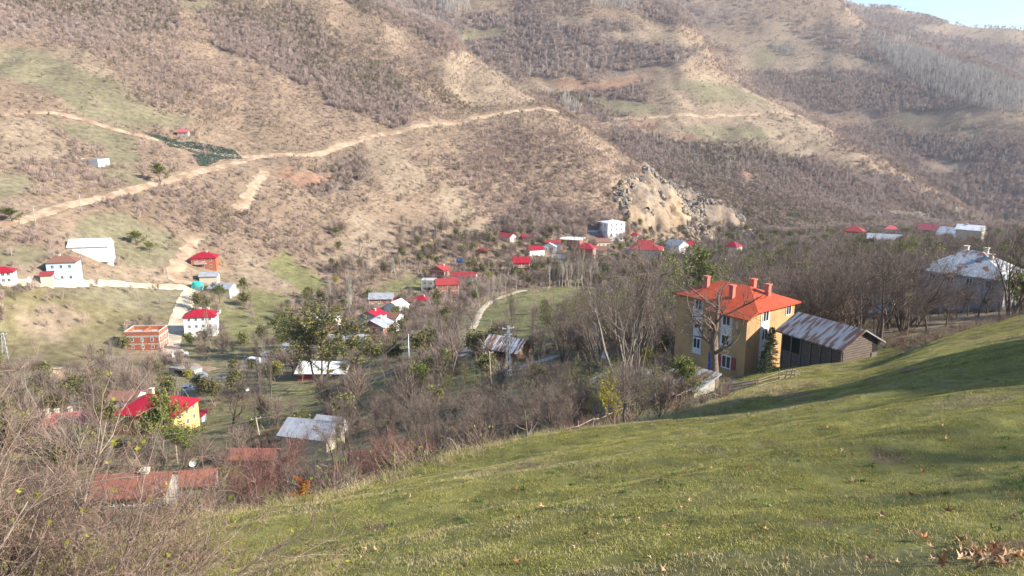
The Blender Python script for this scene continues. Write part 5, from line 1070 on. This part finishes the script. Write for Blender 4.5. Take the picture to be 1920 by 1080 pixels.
# ------------------------------------------------------------------ foreground bush
def big_bush():
    r = random.Random(77); rg = np.random.default_rng(77); limb = MB(); fine = MB(); tw_ = TW(); lv = TW()
    bx = atd(-100, 1120, 6.4)[0]; t = thing('foreground_bush', bx, 0, 'big tangled bare bush with a few yellow leaves filling the lower left', 'bush')
    def rec(p, d, L_, rad, lev, bend):
        n = 7 if lev == 0 else 4; P = [p.copy()]; Rr = [rad]; D_ = []
        for i in range(n):
            d = (d+rv3(r)*(.09 if lev == 0 else .15)+bend/n).normalized(); p = p+d*L_/n; P.append(p.copy()); Rr.append(rad*(1-.78*(i+1)/n)); D_.append(d.copy())
        (limb if lev <= 1 else fine).tube(P, Rr, 6 if lev == 0 else 4 if lev == 1 else 3, False)
        if lev < 3:
            for k in range((8, 5, 3)[lev]):
                f = .2+.8*(k+r.random())/(8, 5, 3)[lev]; j = min(int(f*n), n-1); q = P[j].lerp(P[j+1], f*n-j)
                cd = (D_[j]+D_[j].cross(rv3(r)).normalized()*r.uniform(.35, .8)+Vector((0, 0, .1))).normalized(); rec(q, cd, L_*r.uniform(.3, .5), max(Rr[j]*.55, .0016), lev+1, Vector((0, 0, .12)))
        if lev >= 2:
            for k in range(2):
                f = r.random(); j = min(int(f*n), n-1); q = P[j].lerp(P[j+1], f*n-j); cd = (D_[j]+rv3(r)*.5).normalized(); tw_.twig(q, np.array(cd), r.uniform(.08, .22), .004)
                if r.random() < .012: lv.leaf(q+cd*.1, r.uniform(.035, .06)); lv.leaf(q+cd*.12+rv3(r)*.01, r.uniform(.03, .045))
    for i in range(66):
        u = r.random(); side = u**1.3; el = R(85)*(1-side)+R(8)*side; el = max(el+r.gauss(0, .12), -.05)
        dr = Vector((math.cos(el)*math.cos(r.gauss(.12, .35)), math.cos(el)*math.sin(r.gauss(.12, .35)), math.sin(el)-.24*side))
        p = Vector((r.gauss(0, .35)+side*.5, r.gauss(0, .35), -.15-.15*side)); rec(p, dr.normalized(), r.uniform(.8, 1.8)*(1+.3*side)*(1.25 if side < .4 else 1)*(1-.25*math.sin(side*3.14)), r.uniform(.013, .026), 0, Vector((.15, 0, .28)))
    V, F, V2, F2 = tw_.geo(rg); me = npmesh('stems', limb.v, limb.f, True); BB = mat('bush_bark', (.36, .285, .23), .9, .25, 9); BT = mat('bush_twigs', (.24, .165, .125), .9, .2, 5)
    me.materials.append(BB); o = link(bpy.data.objects.new('stems', me)); o.parent = t
    me = npmesh('twigs', np.vstack([np.array(fine.v), V]), np.vstack([np.array(fine.f), F+len(fine.v)])); me.materials.append(BT); o = link(bpy.data.objects.new('twigs', me)); o.parent = t
    V3, F3 = lv.geo(rg)[2:]; me = npmesh('leaves', V3, F3); me.materials.append(mat('bush_leaves', (.38, .36, .05), .6, .3, 20, trans=.4)); o = link(bpy.data.objects.new('leaves', me)); o.parent = t
    print('bush', len(limb.f), len(fine.f), len(F), len(F3))
big_bush()

# ------------------------------------------------------------------ poles, masts and wires
POLEW = mat('pole_wood', (.36, .30, .24), .9, .2, 3); POLEM = mat('galvanised_steel', (.50, .54, .58), .45, .1, 3, metal=.3); PORC = mat('porcelain', (.7, .7, .68), .4, .05, 2)
TOPS = {}
def pole(key, px, py, hpx, D, label, mt=None, arm=True, rad=.11, name='utility_pole', lamp=False, lean=0.):
    p, _ = spot(px, py, D)
    if D: p.z = min(p.z, azt(px, py)[1]*D+.6)
    h = px_h(p, hpx); t = thing(name, p, .3, label, 'pole'); t.rotation_euler = (0, lean, .3)
    MB().tube([(0,0,-1.5),(0,0,h)], [rad*1.15, rad*.8], 8).build('post', mt or POLEW, t, smooth=True)
    if arm:
        a = MB().box(-.7, .7, rad*.8+.002, rad*.8+.09, h-.35, h-.25).build('crossarm', POLEW if mt is None else mt, t)
        for s_ in (-.6, 0, .6): MB().tube([(s_, rad+.04, h-.25), (s_, rad+.04, h-.08)], [.05, .035], 6).build('insulator', PORC, a)
    if lamp:
        MB().tube([(0,0,h-.2),(.5,0,h+.35),(1.1,0,h+.5)], .04, 6).build('arm', POLEM, t); MB().box(.95, 1.55, -.13, .13, h+.42, h+.54).build('lamp', PORC, t)
    TOPS[key] = p+Vector((0, 0, h-.08)); return t
pole('a', 493, 848, 78, 105, 'leaning wooden utility pole left of the bluish gable roof shed', lamp=False, lean=-.1)
pole('b', 621, 772, 40, 140, 'short wooden pole behind the bluish gable roof shed')
pole('c', 768, 712, 82, 175, 'tall straight metal pole in the open middle of the slope', POLEM, arm=False, rad=.13)
pole('d', 921, 708, 76, 118, 'thin leaning wooden pole left in front of the striped roof barn', lean=-.04)
pole('e', 356, 870, 60, 128, 'wooden pole right of the broad green tree')
pole('f', 335, 890, 75, 120, 'wooden pole standing inside the broad green tree')
pole('g', 152, 396, 30, None, 'concrete utility pole on the upper track, right one', CONC, rad=.16)
pole('h', 66, 420, 33, None, 'concrete utility pole on the upper track, left one', CONC, rad=.16)
pole('i', 260, 566, 32, None, 'wooden pole in the field below the valley road')
pole('j', 375, 268, 20, None, 'utility pole right of the lone hillside cottage', CONC, rad=.16)
pole('k', 441, 304, 14, None, 'utility pole beside the cabbage field', CONC, rad=.16)
pole('l', 400, 752, 34, 205, 'street lamp with a white lamp head by the village road', POLEM, arm=False, lamp=True, name='street_lamp', rad=.08)
pole('m', 428, 680, 40, 262, 'wooden pole right of the small green pine')
pole('n', 921, 610, 48, 200, 'thin bare pole behind the striped roof barn', arm=False, rad=.09)
WIRE = mat('wire', (.2, .19, .17), .6, .05, 1)
def wire(a, b_, sag, off, label):
    A_, B_ = TOPS[a] if isinstance(a, str) else a, TOPS[b_] if isinstance(b_, str) else b_
    P = [A_.lerp(B_, k/14)+Vector((off*.3, 0, off*.2-sag*4*(k/14)*(1-k/14))) for k in range(15)]
    tag(MB().tube(P, .013, 4, False).build('power_line', WIRE), label, 'wire')
le = atd(-60, 850, 95)[0]+Vector((0, 0, 4))
wire(le, 'a', 1.2, 0, 'lower power line running from the left edge to the leaning pole'); wire(le, 'a', .8, 2.2, 'upper power line running from the left edge to the leaning pole')
wire('a', 'c', 1.8, 0, 'upper power line from the leaning pole to the tall metal pole'); wire('a', 'b', .8, -1, 'power line from the leaning pole to the short pole'); wire('b', 'c', .9, -2, 'power line from the short pole to the tall metal pole')
wire('c', 'd', 1.6, -1, 'power line from the tall metal pole towards the striped roof barn'); wire('h', 'g', 1, 0, 'wire between the two concrete poles on the upper track')
def lattice(px, py, hpx, D, label, w0=.9, w1=.3):
    p, _ = spot(px, py, D); h = px_h(p, hpx); t = thing('lattice_mast', p, .4, label, 'mast'); f = MB(); g = MB(); n = 12; q = lambda k: w0*(1-k)+w1*k
    for sx, sy in ((1,1),(1,-1),(-1,1),(-1,-1)): f.tube([(sx*w0/2, sy*w0/2, -1), (sx*w1/2, sy*w1/2, h)], .055, 4)
    for i in range(n):
        a, b_ = i/n, (i+1)/n; A_, B_ = q(a)/2, q(b_)/2
        for (x0, y0), (x1, y1) in (((1,1),(1,-1)),((1,-1),(-1,-1)),((-1,-1),(-1,1)),((-1,1),(1,1))):
            if i % 2: x0, y0, x1, y1 = x1, y1, x0, y0
            g.tube([(x0*A_, y0*A_, a*h), (x1*B_, y1*B_, b_*h)], .035, 3)
    f.build('legs', POLEM, t); g.build('bracing', POLEM, t)
    a = MB().box(-1.1, 1.1, -.05, .05, h-.5, h-.4).box(-.8, .8, -.05, .05, h-1.6, h-1.5).build('crossarm', POLEM, t)
    for s_ in (-1, 0, 1): MB().tube([(s_, 0, h-.4), (s_, 0, h-.15)], [.07, .05], 6).build('insulator', PORC, a)
    TOPS[label] = p+Vector((0, 0, h))
lattice(953, 692, 94, 128, 'grey steel lattice mast standing before the striped roof barn')
lattice(9, 658, 52, 262, 'grey steel lattice mast at the left edge of the green field', 1.6, .5)

# ------------------------------------------------------------------ satellite dishes, tarps, vehicles, bridge, fences, rocks
def dish(px, py, dpx, D, label):
    p, _ = spot(px, py, D); p.z = azt(px, py)[1]*D; r_ = max(px_h(p, dpx)/2, .3); t = thing('satellite_dish', p, .5, label, 'dish'); mb = MB(); n = 20; rings = [[(math.cos(2*math.pi*k/n)*r_*q, -r_*.35*q*q, math.sin(2*math.pi*k/n)*r_*q) for k in range(n)] for q in (.02, .35, .7, 1)]
    for a, b_ in zip(rings[:-1], rings[1:]):
        for k in range(n): mb.face(a[k], a[(k+1) % n], b_[(k+1) % n], b_[k])
    o = mb.build('reflector', PORC, t, smooth=True); MB().tube([(0, .02, 0), (0, .1, -r_*1.2), (0, .1, -r_*1.2-3)], .04, 6).build('mount', POLEM, t)
    MB().tube([(0, -r_*.2, -r_*.8), (0, -r_*1.2, -r_*.1)], .02, 5).build('feed_arm', POLEM, t)
dish(361, 868, 13, 96, 'white satellite dish right of the broad green tree'); dish(1133, 664, 15, 92, 'white satellite dish hidden in the grove above the rusty patched roof')
dish(464, 729, 8, 190, 'small white satellite dish below the village road'); dish(55, 521, 6, 305, 'small white satellite dish between the white house and the pale blue house')
def lump(name, px, py, wpx, hpx, D, m_, label, cat, seed=0, dpt=.7):
    p, _ = spot(px, py, D); w = px_h(p, wpx); h = px_h(p, hpx); r = random.Random(seed); mb = MB(); nu, nv = 18, 8
    for j in range(nv+1):
        for i in range(nu):
            a = 2*math.pi*i/nu; f = math.sin(j/nv*math.pi/2)**.55; k = 1+.18*(r.random()-.5); sq = 1/max(abs(math.cos(a)), abs(math.sin(a)))**.6
            mb.v.append((math.cos(a)*w/2*sq*.85*(1 if j == 0 else math.cos(j/nv*math.pi/2)**.35 if j < nv else 0)*k, math.sin(a)*w/2*dpt*sq*.85*(1 if j == 0 else math.cos(j/nv*math.pi/2)**.35 if j < nv else 0)*k, (h*f*(1+.12*(r.random()-.5)) if j else -.8)))
    for j in range(nv):
        for i in range(nu): a, b_ = j*nu+i, j*nu+(i+1) % nu; mb.f.append((a, b_, b_+nu, a+nu))
    me = mb.mesh(name); me.materials.append(m_); o = link(bpy.data.objects.new(name, me)); o.location = p; tag(o, label, cat); HOUSES.append((p.x, p.y, w*.6)); return o
lump('tarpaulin_heap', 370, 537, 23, 14, 338, mat('turquoise_tarp', (.03, .50, .46), .45, .15, 2), 'bright turquoise tarpaulin over a heap at the road fork', 'tarpaulin', 1)
lump('tarpaulin_heap', 863, 493, 16, 7, None, mat('blue_tarp', (.05, .16, .48), .5, .15, 2), 'blue tarpaulin above the long white shed', 'tarpaulin', 2)
lump('tarpaulin_heap', 1179, 475, 15, 9, None, mat('bright_blue_tarp', (.03, .28, .66), .5, .15, 2), 'bright blue tarpaulin left of the broad red roof', 'tarpaulin', 3)
lump('hay_heap', 1590, 590, 40, 16, 112, mat('hay', (.32, .25, .15), .95, .3, 5), 'pale heap of hay behind the log barn', 'haystack', 4)
lump('rock', 105, 718, 70, 26, None, mat('tan_rock', (.50, .38, .24), .95, .3, 1.2, col2=(.36, .26, .17), ns2=.5, bump=.6, bdist=.3), 'bare tan earth bank above the foreground bush', 'earth bank', 6, .5)
RUB = mat('tyre_rubber', (.02, .02, .02), .8, .1, 2)
def car(px, py, D, rz, label, m_, van=False):
    p, _ = spot(px, py, D); t = thing('van' if van else 'car', p, R(rz), label, 'van' if van else 'car'); L_, W_, H_ = (5.0, 1.9, 2.1) if van else (4.3, 1.75, 1.45)
    y = W_/2; prof = [(-L_/2, .3), (L_/2, .3), (L_/2, .95), (L_/2-.9, 1.1), (L_/2-1.5, H_), (-L_/2+.2, H_), (-L_/2, H_-.5)] if van else [(-L_/2, .3), (L_/2, .3), (L_/2, .75), (L_/2-1.0, .95), (L_/2-1.7, H_), (-L_/2+1.0, H_), (-L_/2+.3, .98), (-L_/2, .9)]
    MB().prism(prof, -y, y, 'y').build('body', m_, t)
    z0, z1 = (1.15, H_-.2) if van else (.97, H_-.12)
    for s_ in (-1, 1): MB().box(-L_/2+(.6 if van else 1.1), L_/2-(1.5 if van else 1.75), s_*y-.01 if s_ < 0 else y+.002, s_*y-.002 if s_ < 0 else y+.012, z0, z1).build('side_window', GLASS, t)
    a, b_ = ((L_/2-.95, 1.12), (L_/2-1.46, H_-.08)) if van else ((L_/2-1.05, .98), (L_/2-1.66, H_-.06))
    MB().face((a[0]+.02, -y+.1, a[1]+.02), (a[0]+.02, y-.1, a[1]+.02), (b_[0]+.03, y-.14, b_[1]), (b_[0]+.03, -y+.14, b_[1])).build('windscreen', GLASS, t)
    for sx in (-1, 1):
        for sy in (-1, 1):
            wv = MB().tube([(sx*L_*.31, sy*(y-.12)-.1, .33), (sx*L_*.31, sy*(y-.12)+.14*1, .33)], .33, 14).build('wheel', RUB, t); MB().tube([(sx*L_*.31, sy*(y+.03), .33), (sx*L_*.31, sy*(y+.035), .33)], .18, 10).build('rim', POLEM, wv)
    for sy in (-1, 1): MB().box(L_/2+.002, L_/2+.03, sy*.6-.15, sy*.6+.15, .6, .78).build('headlight', PORC, t)
    return t
CARW = mat('white_car_paint', (.75, .76, .77), .25, .02, 1, spec=.6); CARS = mat('silver_car_paint', (.40, .42, .44), .3, .02, 1, spec=.6, metal=.4)
car(338, 669, None, 30, 'white van parked at the foot of the gravel road', CARW, True); car(473, 683, None, 160, 'white minibus parked on the village road', CARW, True)
car(503, 668, None, 10, 'white car behind the minibus on the village road', CARW); car(530, 686, None, 25, 'small white car near the olive tree', CARW); car(375, 709, None, 200, 'dark silver car beside the bridge', CARS)
car(350, 733, None, 15, 'white car just behind the crimson roof', CARW)
p, _ = hit(344, 706); b_ = thing('bridge', p+Vector((0, 0, .2)), R(-20), 'short concrete bridge with a dark opening under the earth road', 'bridge'); MB().box(-4.5, 4.5, -.6, 2.6, 1.6, 2.2).build('deck', CONC, b_); MB().box(-4.6, -2.8, -.5, 2.5, -2, 1.597).build('abutment', CONC, b_); MB().box(2.8, 4.6, -.5, 2.5, -2, 1.597).build('abutment', CONC, b_); MB().box(-2.797, 2.797, 2, 2.4, -2, 1.597).build('opening', DARK, b_)
def fence(pts, D, h, rails, label, name, m_=None, wob=.12, step=None):
    P = [spot(x, y, dd)[0] for (x, y), dd in zip(pts, D)]; r = random.Random(int(pts[0][0])); t = thing(name, P[0], 0, label, 'fence'); O = P[0]; Q = []
    for a, b_ in zip(P[:-1], P[1:]):
        n = max(1, int((b_-a).length/(step or 1.6)))
        for k in range(n): q = a.lerp(b_, k/n); q.z = float(ground(q.x, q.y)); Q.append(q-O)
    q = P[-1].copy(); q.z = float(ground(q.x, q.y)); Q.append(q-O)
    for q in Q: MB().tube([q-Vector((0, 0, .3)), q+Vector((r.gauss(0, wob), r.gauss(0, wob), h*(.85+.35*r.random())))], [.05, .035], 6).build('post', m_ or POLEW, t)
    for z in rails:
        for a, b_ in zip(Q[:-1], Q[1:]): MB().tube([a+Vector((0, 0, z*h+r.gauss(0, .04))), b_+Vector((0, 0, z*h+r.gauss(0, .06)))], [.035, .028], 5).build('rail', m_ or POLEW, t)
fence([(1055,822),(1110,805),(1175,778),(1205,755)], [42,46,54,62], 1.1, (.85,), 'weathered rail fence with pale poles below the tallest bare tree', 'rail_fence')
fence([(1365,722),(1420,730),(1460,728),(1498,712)], [60,58,60,66], .9, (.25,.5,.8), 'tangled dark log fence on the meadow before the log barn', 'log_fence', WOODP, .15, 1.3)
fence([(1265,752),(1310,735),(1340,715)], [62,68,74], 1.0, (.8,), 'rough pole fence between the dirt path and the ochre house', 'pole_fence')
fence([(1000,650),(1040,640),(1080,636)], [150,160,165], 1.2, (.8,), 'pale picket line along the small field right of the striped roof barn', 'picket_fence', None, .1, 1.0)
# cabbage plots: rows of bluish plants on the upper slope
CAB = mat('cabbage', (.12, .20, .16), .7, .25, 3, rnd=.3); rc = np.random.default_rng(9); t = TW()
for i in range(40): a = rc.uniform(0, 6.28); t.twig(Vector((0, 0, 0)), np.array((math.cos(a)*.7, math.sin(a)*.7, .7)), .5, .22)
V, F, _, _ = t.geo(rc); cm = npmesh('cabbage', V, F); cm.materials.append(CAB)
x, y, z, px, py, d = sample(90000, 380, 540, -26, -12); PLOT = [[(395,272),(440,282),(455,298),(400,300),(350,282),(320,268),(360,266)],[(360,290),(420,296),(390,312),(375,312)],[(270,248),(330,262),(350,280),(320,276)]]
ok = np.zeros(len(x), bool)
for q in PLOT: ok |= inpoly(q, px, py)
x, y, z = x[ok], y[ok], z[ok]; n = len(x); s = rng.uniform(.6, 1.1, n)
scatter('cabbage_rows', [cm], np.stack([x, y, z+.1], 1), np.stack([np.zeros(n), np.zeros(n), rng.uniform(0, 6.28, n)], 1), np.stack([s, s, s], 1), np.zeros(n), label='bluish green cabbage plots on the slope above the track'); print('cab', n)

# ------------------------------------------------------------------ labels for the trees of each zone: what each stands by
MARKS = [('the log barn',1560,650),('the ochre house',1340,640),('the orange roof',1330,545),('the rusty patched roof',1190,715),('the tallest bare tree',1175,640),('the striped roof barn',945,655),('the lattice mast',953,640),
 ('the tall metal pole',768,672),('the stone ruin',832,668),('the bluish gable roof shed',575,805),('the blotchy white roof',607,697),('the leaning utility pole',488,810),('the orange sapling',570,920),('the dark meadow edge tree',823,800),
 ('the round green field',1000,580),('the broad red roof',1210,470),('the lone crimson hip roof',1374,465),('the rust brown roof',1630,545),('the patchy tin hip roof',1810,505),('the pale garden tree',1650,530),('the white tin cross gable roof',1800,445),
 ('the broad green leafy tree',305,800),('the rust red long roof',290,905),('the crimson roofed house',300,750),('the rail fence',1140,790),('the small white satellite dish',464,729),('the ivy covered tree',1318,490)]
ORD = ['nearest', 'second nearest', 'third nearest', 'fourth nearest', 'fifth nearest', 'sixth nearest', 'seventh nearest', 'eighth nearest', 'ninth nearest', 'tenth nearest']+['%dth nearest' % k for k in range(11, 60)]
KW = {'openb': 'tall open bare tree', 'bare': 'bare spreading tree', 'multi': 'bare many stemmed tree', 'pollard': 'tall thin bare tree', 'tall': 'slender pale trunked tree', 'thinleaf': 'half green thin tree', 'olive': 'olive leaved tree', 'shrub': 'bare brown bush', 'redshrub': 'reddish bare bush'}
BK = {}
for o, kd in ZONED:
    px, py = pix(o.location.x, o.location.y, o.location.z+2.); px, py = float(px), float(py)
    nm, mx_, my_ = min(MARKS, key=lambda q: math.hypot(q[1]-px, (q[2]-py)*1.3))
    rel = ('left of' if px < mx_ else 'right of') if abs(px-mx_) > abs(py-my_) else ('below' if py > my_ else 'above')
    BK.setdefault((KW[kd], rel, nm), []).append((math.hypot(mx_-px, my_-py), o))
for (kw, rel, nm), v in BK.items():
    v.sort(key=lambda q: q[0])
    for i, (_, o) in enumerate(v): o['label'] = '%s %s %s' % (kw, rel, nm)+(', '+ORD[i]+' one' if len(v) > 1 else '')

# ------------------------------------------------------------------ the air
zlo, zhi = float(Z.min())-1.5, float(Z.max())+25
hz = MB().box(-7700, 7700, -7700, 7700, zlo, zhi).mesh('haze'); ho_ = link(bpy.data.objects.new('haze', hz)); tag(ho_, 'thin pale blue autumn haze filling the valley', kind='stuff')
hm = bpy.data.materials.new('haze'); hm.use_nodes = True; hn = hm.node_tree.nodes; hn.remove(hn['Principled BSDF']); pv = hn.new('ShaderNodeVolumePrincipled')
pv.inputs['Color'].default_value = (.86, .90, 1, 1); pv.inputs['Density'].default_value = .00008; pv.inputs['Anisotropy'].default_value = .2
hm.node_tree.links.new(pv.outputs[0], hn['Material Output'].inputs['Volume']); hz.materials.append(hm)
